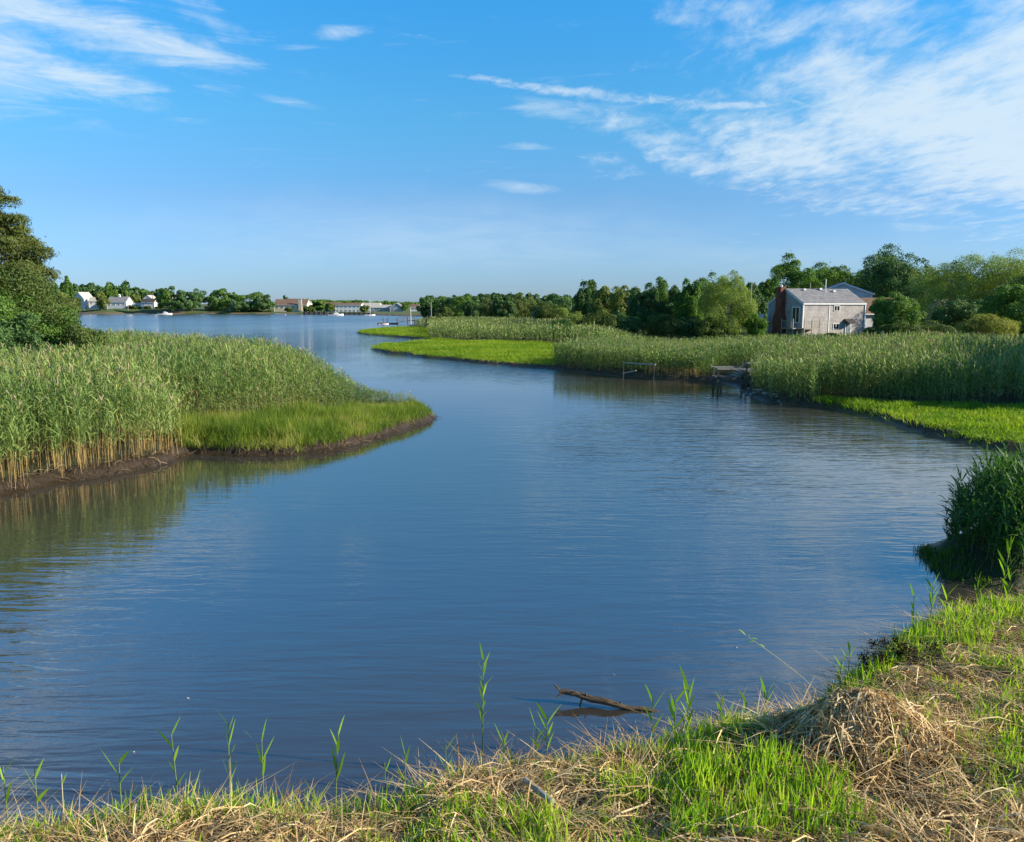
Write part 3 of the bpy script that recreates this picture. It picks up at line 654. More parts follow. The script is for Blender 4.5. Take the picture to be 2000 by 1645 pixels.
tall_reed(1782, 1240, 1160, 6, 'thin reed with spread leaves left of the dark inlet', (-.02, 0), .22, .3, .012)
tall_reed(1845, 1245, 1155, 5, 'reed growing in the mouth of the dark inlet', (.0, 0), .22, .3, .012)
tall_reed(1905, 1200, 1130, 5, 'yellow green reed against the black water of the inlet', (.0, 0), .22, .3, .012)
tall_reed(1950, 1190, 1055, 8, 'tall pale stemmed reed leaning right in front of the dark clump', (.12, 0), .30, .45, .014)
tall_reed(1965, 1200, 1115, 7, 'bright reed below the pale stemmed one at the right edge', (.02, 0), .28, .25, .014)
# long bare stem leaning out over the water
def leaning_stem():
    x0, y0 = W(1592, 1352, .35); z0 = .38; xe, ze = XZ(1452, 1238, y0 + .25); root = empty('leaning_reed', (x0, y0, z0 - .2))
    tag(root, 'long pale stem leaning left over the water with a few leaves at its tip', 'reed')
    b = MB(); pts = [((xe - x0) * q, .25 * q, (ze - z0) * (q ** .92) + .2 * q) for q in np.linspace(0, 1, 7)]
    pts = [((xe - x0) * q, .25 * q, .2 + (ze - z0) * (q ** .85)) for q in np.linspace(0, 1, 7)]
    b.tube([(.04, -.02, -.1)] + pts, [.005] * 3 + [.0042] * 3 + [.0025, .0015], 5); b.build('stem', M['stem_straw'], root)
    r = np.random.default_rng(5)
    for q0, L, an in ((.97, .16, 2.2), (.9, .10, .4), (.84, .11, 2.9), (.78, .08, .1), (.93, .1, 1.3)):
        p = np.array([(xe - x0) * q0, .25 * q0, .2 + (ze - z0) * q0 ** .85]); q = np.array([0, .3, .7, 1.0])
        pts_ = p + np.stack([math.cos(an) * L * q, 0 * q, math.sin(an) * L * q - .05 * q ** 2], -1)
        V = strip(pts_, np.array([.3, .5, .8]), .008 * np.array([.5, 1, .8, .1])).reshape(-1, 3)
        np_mesh('leaf', V, strip_faces(4), M['shoot'], root, attrs={'tint': ('FLOAT', np.full(8, .5))})
leaning_stem()

# drifting log
M['railwood'] = mat_plain('rail_wood', (.28, .255, .21), (.46, .42, .35), 9, .85, .01, sc=(1, 8, 8))
M['wetwood'] = mat_plain('wet_log_wood', (.035, .026, .018), (.17, .125, .085), 14, .75, .015, sc=(1, 6, 6))
M['greywood'] = mat_plain('weathered_wood', (.26, .24, .21), (.46, .43, .38), 9, .85, .01, sc=(1, 8, 8))
M['dockwood'] = mat_plain('dock_wood', (.07, .06, .045), (.16, .14, .11), 5, .85, .01, sc=(1, 1, 3))
def log():
    x1, y1 = W(1302, 1397, -.03); x0, y0 = W(1092, 1372, .0)
    L = math.hypot(x1 - x0, y1 - y0); root = empty('driftwood_log', (x0, y0, 0), math.atan2(y1 - y0, x1 - x0)); tag(root, 'dark rotting log lying half sunk in the shallow water by the near bank', 'log')
    b = MB(); n = 14; pts = []; rad = []
    for i in range(n):
        q = i / (n - 1); pts.append((L * q, .02 * math.sin(q * 9), .155 - .19 * q + .012 * math.sin(q * 17))); rad.append(.030 + .022 * math.sin(min(q * 1.6, 1) * math.pi * .8) * (1 - .1 * q) - .014 * q)
    b.tube(pts, rad, 9, jit=.16); o = b.build('trunk', M['wetwood'], root)
    for (q, dx, dy, dz, r) in ((.02, -.10, .03, .075, .018), (.03, -.06, -.05, -.05, .020), (.26, -.02, .0, .07, .017), (.12, .03, -.02, .055, .012), (.55, .05, -.03, .05, .012), (.74, .03, 0, .035, .012)):
        c = MB(); p = (L * q, 0, .155 - .19 * q); c.tube([p, (p[0] + dx * .5, p[1] + dy * .5, p[2] + dz * .6), (p[0] + dx, p[1] + dy, p[2] + dz)], [r, r * .8, r * .45], 6, jit=.2); c.build('branch_stub', M['wetwood'], root)
    c = MB(); p = (L * .22, 0, .11); c.tube([p, (p[0] - .02, -.02, .03), (p[0] - .05, -.03, -.06)], [.016, .011, .008], 6); c.build('branch_stub', M['wetwood'], root)
log()
def plank():
    z = .45; x0, y0 = W(1025, 1555, z); x1, y1 = W(1078, 1610, z); root = MB(); L = math.hypot(x1 - x0, y1 - y0)
    z0, z1 = gz(x0, y0) + .20, gz(x1, y1) + .17
    root.tube([(0, 0, z0), ((x1 - x0) * .5, (y1 - y0) * .5, (z0 + z1) / 2 + .004), (x1 - x0, y1 - y0, z1)], [.026, .029, .031], 8, jit=.05)
    o = root.build('driftwood_post', M['greywood']); o.location = (x0, y0, 0); tag(o, 'short bleached grey post lying among the straw at the bottom of the bank', 'post')
plank()

# ------------------------------------------------------------------ trees
def crown_arrays(rx, ry, rz, nb, nl, leaf, seed, aspect=.6, br=(.26, .42), flat=1.0, shape='round', low=-.75, scat=.06):
    r = np.random.default_rng(seed)
    d = r.normal(0, 1, (nb * 3, 3)); d /= np.linalg.norm(d, axis=1)[:, None]; d = d[d[:, 2] > low][:nb]; nb = len(d)
    asym = 1 + .22 * np.sin(np.arctan2(d[:, 1], d[:, 0]) * 2 + r.uniform(0, 6)) * r.uniform(.3, 1) + .12 * np.sin(np.arctan2(d[:, 1], d[:, 0]) * 3 + r.uniform(0, 6))
    f = r.uniform(.35, .86, nb) ** .8
    c = d * (f * np.clip(asym, .6, 1.15))[:, None]
    if shape == 'cone':
        zz_ = r.uniform(-1, .95, nb); ww = (1 - (zz_ + 1) / 2) ** .75 * .95 + .05; a = r.uniform(0, 2 * math.pi, nb); q = r.uniform(.35, .9, nb)
        c = np.stack([np.cos(a) * ww * q, np.sin(a) * ww * q, zz_], -1)
    if shape == 'column':
        zz_ = r.uniform(-1, .93, nb); a = r.uniform(0, 2 * math.pi, nb); q = r.uniform(.15, .90, nb) * (1 - np.clip(zz_, 0, 1) ** 1.3 * .84)
        c = np.stack([np.cos(a) * q, np.sin(a) * q, zz_], -1); rb_s = 1
    if shape == 'dome':
        c[:, 2] = np.where(c[:, 2] < 0, c[:, 2] * 1.0, c[:, 2] * .95); k = c[:, 2] < 0; c[k, :2] *= 1.12
    rb = r.uniform(br[0], br[1], nb)
    if shape == 'cone': rb = rb * (.45 + .75 * (1 - (c[:, 2] + 1) / 2))
    wts = rb ** 2; wts /= wts.sum(); b = r.choice(nb, nl, p=wts)
    e = r.normal(0, 1, (nl, 3)) + c[b] / (np.linalg.norm(c[b], axis=1)[:, None] + .01) * .75 + np.array([0, 0, .25]); e /= np.linalg.norm(e, axis=1)[:, None]
    rad = rb[b] * (1 - np.abs(r.normal(0, .16, nl))) + r.normal(0, scat, nl) * rb[b]
    stray = r.uniform(size=nl) < .09; rad = np.where(stray, rad * r.uniform(1.05, 1.35, nl), rad)
    e2 = e.copy(); e2[:, 2] *= flat
    p = (c[b] + e2 * rad[:, None]) * np.array([rx, ry, rz])
    nrm = e + r.normal(0, .55, (nl, 3)); nrm /= np.linalg.norm(nrm, axis=1)[:, None]
    t = np.cross(nrm, r.normal(0, 1, (nl, 3))); t /= np.linalg.norm(t, axis=1)[:, None]; u = np.cross(nrm, t)
    s = leaf * r.uniform(.55, 1.3, nl)[:, None]
    V = np.stack([p - t * s * .6, p - u * s * aspect * .5, p + t * s * .6, p + u * s * aspect * .5], 1)
    tint = np.clip(r.normal(.5, .17, nl) + (r.normal(0, .13, nb))[b], 0, 1)
    return V.reshape(-1, 3), np.repeat(tint, 4), c * np.array([rx, ry, rz])
def mk_crown(name, mat, parent, args, kw, zc):
    V, t, c = crown_arrays(*args, **kw); V = V + np.array([0, 0, zc])
    n = len(V) // 4
    return np_mesh(name, V, np.arange(n * 4).reshape(n, 4), mat, parent, attrs={'tint': ('FLOAT', t)}), c + np.array([0, 0, zc])
def mk_trunk(parent, H, r0, ends, seed, mat, top=.7):
    rd = random.Random(seed); b = MB(); n = 6
    pts = [(rd.uniform(-.03, .03) * H * (i / n), rd.uniform(-.03, .03) * H * (i / n), H * top * i / n - (.3 if i == 0 else 0)) for i in range(n + 1)]
    b.tube(pts, [r0 * (1 - .75 * i / n) for i in range(n + 1)], 7, jit=.06)
    for e in ends:
        k = rd.randint(2, n); p = Vector(pts[k]); q = Vector(e); m = (p + q) / 2 + Vector((0, 0, -.04 * H))
        b.tube([p, m, q], [r0 * .38, r0 * .22, r0 * .06], 5)
    return b.build('trunk', mat, parent)
KINDS = {  # material, leaf aspect, blob radius range, flat, shape
    'oak': ('oak', .62, (.15, .34), .85, 'round'), 'dark': ('dark', .6, (.15, .33), .85, 'round'), 'olive': ('olive', .55, (.14, .32), .8, 'round'),
    'willow': ('willow', .35, (.13, .34), .9, 'dome'), 'vivid': ('vivid', .65, (.15, .33), .85, 'round'), 'shrub': ('shrub', .55, (.24, .40), .9, 'dome'),
    'gold': ('gold', .4, (.22, .36), 1.1, 'dome'), 'pine': ('pine', .28, (.20, .34), .6, 'round'), 'conifer': ('dark', .35, (.24, .36), .8, 'cone')}
NT = [0]
def tree(px, topy, hw, depth, kind, label, nl=9000, leaf=.26, ground_z=None, cat='tree', group=None, name=None, botfrac=.03, nb=46, depthf=.85, bare=0):
    x, zt = XZ(px, topy, depth); g = gz(x, depth) if ground_z is None else ground_z; g = max(g, .1)
    H = zt - g; rx = hw * (1.12 if depth < 250 else 1.18) / FPX * depth; nb = int(nb * 1.7); NT[0] += 1; seed = 1000 + NT[0]
    mname, asp, br, flat, shape = KINDS[kind]
    root = empty(name or {'pine': 'pine_tree', 'shrub': 'shrub', 'gold': 'shrub', 'willow': 'willow_tree', 'oak': 'oak_tree', 'conifer': 'conifer_tree'}.get(kind, 'broadleaf_tree'), (x, depth, g))
    tag(root, label, cat, group)
    lo = H * botfrac; rz = (H - lo) / 2 / 1.04; zc = lo + rz
    cr, ends = mk_crown('crown', M[mname], root, (rx / 1.06, rx * depthf, rz, nb, nl, leaf, seed), dict(aspect=asp, br=br, flat=flat, shape=shape, low=-.95), zc)
    rr = random.Random(seed); es = [tuple(e * .95) for e in ends[:: max(1, len(ends) // (7 + bare))]]
    mk_trunk(root, H, max(.05, H * .022), es, seed, M['palebark' if kind in ('willow', 'olive') else 'bark'])
    return root

# left edge: old pine and the bushes below it
def big_pine():
    root = empty('pine_tree', (-28.6, 45, .5)); tag(root, 'tall shaggy pine rising out of the bushes at the left edge', 'tree')
    V, t, c = crown_arrays(3.9, 3.6, 5.4, 190, 110000, .20, 501, aspect=.24, br=(.12, .24), flat=.40, shape='column', scat=.14)
    V = V + np.array([0, 0, 5.7]); n = len(V) // 4
    np_mesh('crown', V, np.arange(n * 4).reshape(n, 4), M['pine'], root, attrs={'tint': ('FLOAT', t)})
    mk_trunk(root, 10.5, .24, [tuple(e + np.array([0, 0, 6.0])) for e in c[::7]], 5, M['bark'], top=.95)
big_pine()
def near_bush(px, topy, hw, depth, kind, label, nl, leaf, bot=0, nb=60):
    return tree(px, topy, hw, depth, kind, label, nl, leaf, cat='bush', name='bush', botfrac=bot, nb=nb)
near_bush(35, 515, 100, 43, 'shrub', 'large green bush in front of the tall pine at the left edge', 42000, .13, nb=80)
near_bush(-60, 520, 120, 40, 'oak', 'dark leafy bush cut by the left edge of the picture', 30000, .13, nb=70)
near_bush(85, 600, 75, 41, 'oak', 'dense rounded bush just right of the large green bush, above the reeds', 30000, .12, nb=60)
near_bush(150, 622, 48, 40, 'shrub', 'small open bush at the right end of the left thicket, water behind it', 12000, .12, nb=34)
near_bush(15, 610, 80, 38.5, 'dark', 'low dark bush at the foot of the pine, behind the reeds', 22000, .12, nb=50)

# right bank wood, from the middle to the right edge
def T(px, ty, hw, dp, kd, lb, nl=9000, leaf=.26, **k): return tree(px, ty, hw, dp, kd, lb, int(nl * (1.7 if dp < 200 else 1)), leaf, **k)
T(1108, 596, 34, 112, 'willow', 'small feathery light green tree at the left end of the right hand wood', 7000, .22, nb=30)
T(1150, 545, 27, 138, 'dark', 'dark round headed pine standing above the left end of the wood', 9000, .26, name='pine_tree')
T(1186, 553, 36, 128, 'olive', 'olive green tree just right of the dark round headed pine', 11000, .25)
T(1225, 557, 34, 122, 'olive', 'yellowish tree between the olive tree and the dark narrow one', 10000, .24)
T(1258, 560, 30, 116, 'dark', 'dark narrow tree standing in front of the yellowish tree', 10000, .24)
T(1288, 541, 34, 130, 'oak', 'tree with a reddish grey top behind the dark narrow tree', 11000, .25)
T(1322, 556, 26, 124, 'dark', 'small shaded tree between the grey topped tree and the vivid one', 8000, .24)
T(1350, 544, 30, 114, 'vivid', 'vivid green ivy clad tree left of the big willow', 13000, .22)
T(1388, 530, 36, 130, 'oak', 'dark leafy tree directly behind the left side of the big willow', 10000, .26)
T(1425, 523, 54, 106, 'willow', 'big airy willow left of the grey house', 21000, .20, nb=60, bare=5)
T(1472, 548, 26, 126, 'dark', 'dark tree between the willow and the brick chimney', 8000, .26)
T(1503, 536, 24, 135, 'oak', 'narrow pointed tree behind the brick chimney', 8000, .26)
T(1552, 503, 46, 150, 'vivid', 'bright green tree behind the roof of the grey house', 14000, .27)
T(1625, 507, 52, 162, 'oak', 'broad green tree behind the white gabled house', 14000, .30)
T(1690, 530, 45, 165, 'dark', 'dark tree right behind the peak of the white gable', 10000, .30)
T(1745, 486, 70, 152, 'dark', 'tallest dark spreading tree on the skyline', 20000, .30, nb=70)
T(1800, 545, 45, 128, 'dark', 'dark tree filling the gap below the tallest skyline tree', 9000, .26)
T(1865, 498, 74, 112, 'willow', 'wide light green willow right of the tallest dark tree', 26000, .20, nb=75, bare=6)
T(1965, 486, 74, 108, 'willow', 'light green tree filling the top right of the wood', 26000, .20, nb=75, bare=4)
T(2070, 500, 80, 104, 'oak', 'leafy tree cut by the right edge of the picture', 12000, .24)
T(1755, 570, 50, 96, 'oak', 'rounded mid green tree in front of the brown roofed house', 17000, .19, nb=50)
T(1700, 640, 17, 101, 'dark', 'small dark conifer beside the right corner of the grey house', 4000, .18, cat='bush')
T(1985, 545, 55, 90, 'oak', 'dark green round tree in front of the light one at the right edge', 18000, .18)
T(1885, 575, 55, 100, 'dark', 'shadowy dark bush under the wide willow', 9000, .22, cat='bush', name='bush')
T(1825, 628, 45, 86, 'shrub', 'low green bush behind the reeds under the wide willow', 9000, .16, cat='bush', name='bush')
T(1762, 628, 38, 86, 'shrub', 'low bush behind the reeds below the rounded mid green tree', 8000, .16, cat='bush', name='bush')
T(1940, 612, 52, 80, 'gold', 'golden green bush standing over the reeds at the right', 14000, .16, cat='bush', name='bush')
T(2035, 640, 50, 78, 'shrub', 'green bush at the right edge above the shaded reeds', 8000, .16, cat='bush', name='bush')
T(1624, 650, 16, 100, 'vivid', 'small rounded shrub against the shingled wall of the grey house', 2500, .14, cat='bush', name='bush')
T(1478, 610, 24, 104, 'vivid', 'bright bush between the willow and the porch of the grey house', 5000, .18, cat='bush', name='bush')
for i, (px, ty, hw, dp) in enumerate(((1170, 610, 34, 108), (1215, 612, 34, 108), (1300, 612, 36, 107), (1345, 615, 30, 106), (1390, 620, 30, 104))):
    T(px, ty, hw, dp, ('shrub', 'dark', 'shrub', 'dark', 'shrub')[i], ('low bush under the olive green tree', 'low dark bush under the yellowish tree', 'low bush right of the dark narrow tree', 'low dark bush at the foot of the vivid tree', 'low bush at the foot of the big willow')[i], 5000, .2, cat='bush', name='bush')
# trees beyond the right edge: the first two throw the long shadow on the right reeds
for i, (x, y, h, r_) in enumerate(((37.5, 38.5, 7.8, 4.5), (44, 44.5, 9.6, 5.5), (19.8, 15.6, 4.3, 2.2))):  # the last is an unseen bush added to shade the near reed clump
    root = empty('broadleaf_tree', (x, y, .6)); tag(root, 'leafy tree or bush standing beyond the right edge of the picture', 'tree', 'trees outside the right edge')
    mk_crown('crown', M['oak'], root, (r_, r_, h * .46, 46, 9000, .42, 900 + i), dict(aspect=.7, br=(.28, .42), flat=.9, low=-.9), h * .54)
    mk_trunk(root, h, .25, [], 900 + i, M['bark'])

# the middle wood, 170 to 330 m away
mids = [(1085, 574, 30, 215, 'dark', 'dark tree just left of the feathery light green tree'), (1040, 577, 24, 205, 'olive', 'greyish tree with a pale trunk at the right end of the middle pines'),
        (1010, 573, 22, 200, 'pine', 'brownish pine near the right end of the middle wood'), (985, 575, 22, 196, 'dark', 'shaded pine between the two brownish pines'),
        (958, 573, 24, 200, 'pine', 'brownish pine with bare reddish trunks in the middle wood'), (930, 576, 24, 210, 'dark', 'dark pine left of the bare trunked pines'),
        (905, 573, 26, 260, 'oak', 'rounded tree in the middle wood above the pale shrub'), (878, 574, 26, 280, 'dark', 'dark rounded tree near the left end of the middle wood'),
        (850, 577, 26, 290, 'oak', 'green rounded tree at the left end of the middle wood'), (832, 588, 14, 285, 'dark', 'lowest tree at the very left end of the middle wood'),
        (868, 598, 14, 250, 'shrub', 'pale green shrub in front of the left end of the middle wood'), (1068, 585, 26, 160, 'shrub', 'shrubby tree right of the small white building')]
for px, ty, hw, dp, kd, lb in mids: T(px, ty, hw, dp, kd, lb, 5500, .42 * dp / 220 * .85, nb=26)
T(852, 612, 16, 165, 'shrub', 'low shrub where the dock meets the reeds', 1800, .22, nb=14, cat='bush', name='bush')

# far woods that read as one mass
def wood(name, spec, mat, label, seed, leaf):
    r = np.random.default_rng(seed); VV = []; TT = []
    for (x, y, h, w_) in spec:
        g = max(gz(x, y), .2); V, t, c = crown_arrays(w_, w_, h * .53, 18, int(1500), leaf, int(r.integers(1e6)), aspect=.7, br=(.3, .45), flat=.9, low=-.9)
        VV.append(V + np.array([x, y, g + h * .48])); TT.append(t)
    V = np.concatenate(VV); n = len(V) // 4
    tag(np_mesh(name, V, np.arange(n * 4).reshape(n, 4), mat, attrs={'tint': ('FLOAT', np.concatenate(TT))}), label, 'woods', kind='stuff')
def ridge(p0, p1, dep, n, hw, seed, jy=2.0, jd=12):
    r = random.Random(seed); o = []
    for i in range(n):
        q = i / (n - 1); px = p0[0] + (p1[0] - p0[0]) * q + r.uniform(-3, 3); py = p0[1] + (p1[1] - p0[1]) * q + r.uniform(-jy, jy); d = dep + r.uniform(-jd, jd)
        x, z = XZ(px, py, d); o.append((x, d, z - max(gz(x, d), .2), hw / FPX * d * r.uniform(.8, 1.3)))
    return o
wood('far_woods', ridge((70, 557), (330, 566), 560, 26, 15, 1, 3) + ridge((130, 556), (250, 558), 580, 8, 16, 2), M['dark'], 'low wooded skyline behind the houses on the far left shore', 31, 1.6)
wood('far_woods', ridge((560, 586), (840, 592), 820, 40, 11, 3, 1.2, 40), M['oak'], 'faint wooded ridge at the far end of the river', 32, 2.2)
wood('far_woods', ridge((835, 580), (1130, 578), 330, 22, 18, 4, 3) + ridge((900, 575), (1100, 580), 290, 12, 18, 5, 3), M['dark'], 'dark wood closing the view behind the middle pines', 33, .9)
wood('far_woods', ridge((1080, 585), (1560, 560), 180, 40, 30, 6, 5, 14) + ridge((1560, 538), (2060, 524), 185, 34, 36, 7, 8, 14), M['dark'], 'shaded wood filling the gaps behind the right bank trees', 34, .5)

# far left shore trees
FT = [(88, 556, 20, 400, 'dark', 'dark tree at the left end of the far shore, behind the pine'), (128, 541, 11, 440, 'oak', 'slim ragged tree poking above the far skyline'), (120, 570, 22, 400, 'olive', 'olive brown tree leaning over the far left spit'),
      (140, 578, 18, 395, 'shrub', 'bushy tree left of the white gabled cottage'), (196, 569, 13, 445, 'olive', 'pale olive tree between the white cottage and the boathouse'), (213, 557, 12, 470, 'vivid', 'bright green tree behind the boathouse'),
      (240, 560, 14, 480, 'oak', 'rounded tree right of the bright green one on the far shore'), (262, 574, 14, 465, 'olive', 'light tree right of the boathouse roof'), (330, 560, 22, 432, 'oak', 'large round tree right of the steep white gable'), (372, 560, 26, 436, 'dark', 'large dark tree, second of the pair right of the steep white gable'),
      (352, 575, 16, 430, 'dark', 'lower dark tree between the two large far trees'), (423, 563, 21, 440, 'oak', 'round tree standing alone in the middle of the far shore'), (456, 569, 14, 470, 'oak', 'tree behind the small white far houses'),
      (487, 568, 34, 440, 'oak', 'broad spreading tree left of the long cream house'), (512, 576, 22, 432, 'dark', 'dark tree at the right end of the broad spreading one'), (468, 588, 18, 428, 'dark', 'low dark tree on the shore below the broad spreading one'),
      (557, 579, 8, 470, 'dark', 'small round tree above the brown roof of the cream house'), (619, 588, 14, 445, 'oak', 'green tree between the cream house and the white riverside house'), (645, 591, 9, 440, 'olive', 'reddish green tree at the left of the white riverside house'),
      (711, 596, 8, 440, 'olive', 'brownish bush at the right end of the white riverside house'), (602, 598, 8, 438, 'shrub', 'green bush at the right end of the cream house'), (563, 601, 6, 436, 'shrub', 'small bush in front of the cream house'), (789, 593, 8, 470, 'oak', 'small tree right of the blue grey house')]
for px, ty, hw, dp, kd, lb in FT: T(px, ty, hw, dp, kd, lb, 5000, .85, nb=26, botfrac=0)
sh = ridge((248, 597), (325, 600), 448, 12, 8, 11, 1, 2) + ridge((470, 605), (530, 606), 440, 9, 8, 12, 1, 2)
wood('shore_scrub', sh, M['shrub'], 'dark hedge like scrub along the far waterline', 36, .6)
P, z, s = pts_in(np.array(PW([(728, 616), (740, 616), (800, 619), (866, 620), (1000, 622), (1000, 609), (860, 605), (730, 607)])), .8, 91, .5)
TF = reed_templates(20, 5, .09, .5, .03, 9, plume=0, low=.1)
scatter('reed_bed', TF, P, z, 2.6, 2.6, REEDM, 92, .05, 'green reed marsh along the far end of the river', 'reeds', tintbase=.3 + .4 * wave(P, 12, 9))

# ------------------------------------------------------------------ buildings
def shingle(name, c1, c2, sx_=7.0, sz_=5.0, rough=.9):
    m, nt, o = newmat(name); b = nt.nodes.new('ShaderNodeBsdfPrincipled'); nt.links.new(b.outputs[0], o.inputs[0]); b.inputs['Roughness'].default_value = rough
    b.inputs['Specular IOR Level'].default_value = .2
    t = nt.nodes.new('ShaderNodeTexCoord'); s = nt.nodes.new('ShaderNodeSeparateXYZ'); nt.links.new(t.outputs['Object'], s.inputs[0])
    c = nt.nodes.new('ShaderNodeCombineXYZ'); nt.links.new(mth('ADD', s.outputs[0], s.outputs[1], nt=nt), c.inputs[0]); nt.links.new(s.outputs[2], c.inputs[1])
    k = nt.nodes.new('ShaderNodeTexBrick'); nt.links.new(c.outputs[0], k.inputs[0]); k.inputs['Scale'].default_value = 1
    k.inputs['Brick Width'].default_value = 1 / sx_; k.inputs['Row Height'].default_value = 1 / sz_; k.inputs['Mortar Size'].default_value = .012
    k.inputs['Color1'].default_value = (*c1, 1); k.inputs['Color2'].default_value = (*c2, 1); k.inputs['Mortar'].default_value = (*[v * .55 for v in c1], 1)
    f = nz(nt, 1.3, 6, .7); mx = nt.nodes.new('ShaderNodeMix'); mx.data_type = 'RGBA'; mx.blend_type = 'MULTIPLY'; mx.inputs[0].default_value = 1
    nt.links.new(k.outputs['Color'], mx.inputs[6]); nt.links.new(ramp(nt, f, [(.3, (.72, .72, .74)), (.7, (1.2, 1.18, 1.15))]), mx.inputs[7]); nt.links.new(mx.outputs[2], b.inputs['Base Color'])
    bn = nt.nodes.new('ShaderNodeBump'); bn.inputs['Distance'].default_value = .02; nt.links.new(k.outputs['Fac'], bn.inputs['Height']); bn.invert = True; nt.links.new(bn.outputs[0], b.inputs['Normal'])
    return m
HM = {
 'shingle': shingle('grey_cedar_shingle', (.43, .415, .41), (.55, .53, .52), 6, 5.5), 'roofgrey': shingle('grey_roof_shingle', (.22, .23, .255), (.29, .30, .325), 3.2, 6),
 'roofbrown': shingle('brown_roof_shingle', (.19, .13, .10), (.25, .17, .13), 3, 5), 'roofdark': shingle('dark_roof_shingle', (.06, .06, .065), (.09, .09, .095), 3, 5),
 'brick': shingle('red_brick', (.26, .09, .06), (.34, .13, .09), 4.4, 12), 'white': mat_plain('white_paint', (.66, .67, .68), (.80, .80, .79), 2, .6),
 'siding': shingle('white_siding', (.66, .70, .74), (.69, .73, .76), .5, 8, .6), 'cream': mat_plain('cream_wall', (.60, .54, .42), (.68, .62, .50), 1, .8),
 'bluegrey': shingle('blue_grey_siding', (.22, .28, .36), (.26, .32, .40), .5, 4), 'palewall': mat_plain('pale_wall', (.62, .64, .68), (.72, .73, .76), 1, .8),
 'paleroof': mat_plain('pale_roof', (.42, .40, .36), (.52, .50, .46), 1, .8), 'tanwood': mat_plain('tan_boards', (.36, .26, .15), (.50, .38, .24), 2, .8)}
def glass_mat():
    m, nt, o = newmat('window_glass'); b = nt.nodes.new('ShaderNodeBsdfPrincipled'); nt.links.new(b.outputs[0], o.inputs[0])
    b.inputs['Base Color'].default_value = (.012, .016, .022, 1); b.inputs['Roughness'].default_value = .05; b.inputs['Specular IOR Level'].default_value = .8
    return m
HM['glass'] = glass_mat()
def window(root, face, L, Wd, u, z, w, h, panes=2, frame=None, t=.09, name='window'):
    """face: f(-y) b l(-x) r(+x); u along the face from its centre"""
    rz = {'f': 0, 'b': math.pi, 'l': -math.pi / 2, 'r': math.pi / 2}[face]; off = {'f': Wd / 2, 'b': Wd / 2, 'l': L / 2, 'r': L / 2}[face]
    c, s = math.cos(rz), math.sin(rz)
    def pt(a, d, zz_): return (a * c + d * s, a * s - d * c, zz_)
    b = MB(); fr = frame or HM['white']
    for (a, zz_, ww, hh) in ((u, z + h / 2 - t / 2, w, t), (u, z - h / 2 + t / 2, w, t), (u - w / 2 + t / 2, z, t, h - 2 * t), (u + w / 2 - t / 2, z, t, h - 2 * t)):
        b.box(pt(a, off + .03, zz_), (ww, .07, hh), rz)
    for i in range(1, panes): b.box(pt(u - w / 2 + w * i / panes, off + .028, z), (t * .8, .05, h - 2 * t), rz)
    o = b.build(name, fr, root)
    g = MB(); g.box(pt(u, off + .008, z), (w - 2 * t + .002, .012, h - 2 * t + .002), rz); g.build('pane', HM['glass'], o)
    return o
def gable_house(name, label, loc, rz, L, Wd, he, hr, wall, roof, wins=(), ov=.25, axis='x', trim=True, cat='house', group=None, ridge_off=0.0, chimney=None, porch=None, down=1.0):
    """ridge along local x; walls to height he, ridge at hr"""
    root = empty(name, loc, rz); tag(root, label, cat, group)
    b = MB(); r0 = ridge_off
    pts = [(0, -Wd / 2, -down), (0, Wd / 2, -down), (0, Wd / 2, he), (0, r0, hr), (0, -Wd / 2, he)]
    b.prism(pts, (-L / 2, 0, 0), (L / 2, 0, 0)); b.build('wall', wall, root)
    rb = MB(); th = .14
    for sgn in (-1, 1):
        sl = (hr - he) / (Wd / 2 - sgn * r0); e = (Wd / 2 + ov); ye = sgn * e; ze = he - sl * ov + .02; zr = hr + .02
        q = [(0, ye, ze), (0, r0 + sgn * -.001, zr), (0, r0 + sgn * -.001, zr + th), (0, ye, ze + th)]
        rb.prism(q, (-L / 2 - ov * .8, 0, 0), (L / 2 + ov * .8, 0, 0))
    rf = rb.build('roof', roof, root)
    if trim:
        tb = MB()
        for sxn in (-1, 1):
            for sgn in (-1, 1):
                tb.box((sxn * (L / 2 + .012), sgn * (Wd / 2 + .012), (he - down) / 2 - .03), (.16, .16, he + down - .05))
                sl = (hr - he) / (Wd / 2 - sgn * r0); ye = sgn * (Wd / 2 + ov); xx = sxn * (L / 2 + ov * .8 + .022)
                q = [(0, ye, he - sl * ov - .14), (0, r0, hr - .14), (0, r0, hr + .10), (0, ye, he - sl * ov + .10)]
                tb.prism(q, (xx - .02, 0, 0), (xx + .02, 0, 0))
        for sgn in (-1, 1): tb.box((0, sgn * (Wd / 2 + ov + .03), he - (hr - he) / (Wd / 2) * ov + .02), (L + ov * 1.6, .05, .18))
        tb.build('trim', HM['white'], root)
    for w in wins:
        window(root, w[0], L, Wd, *w[1:5], **(w[5] if len(w) > 5 else {}))
    if chimney:
        c = MB(); x, y, w, z1 = chimney; c.box((x, y, (z1 + he) / 2), (w, w, z1 - he)); c.box((x, y, z1 + .05), (w + .12, w + .12, .1)); c.build('chimney', HM['brick'], root)
    return root

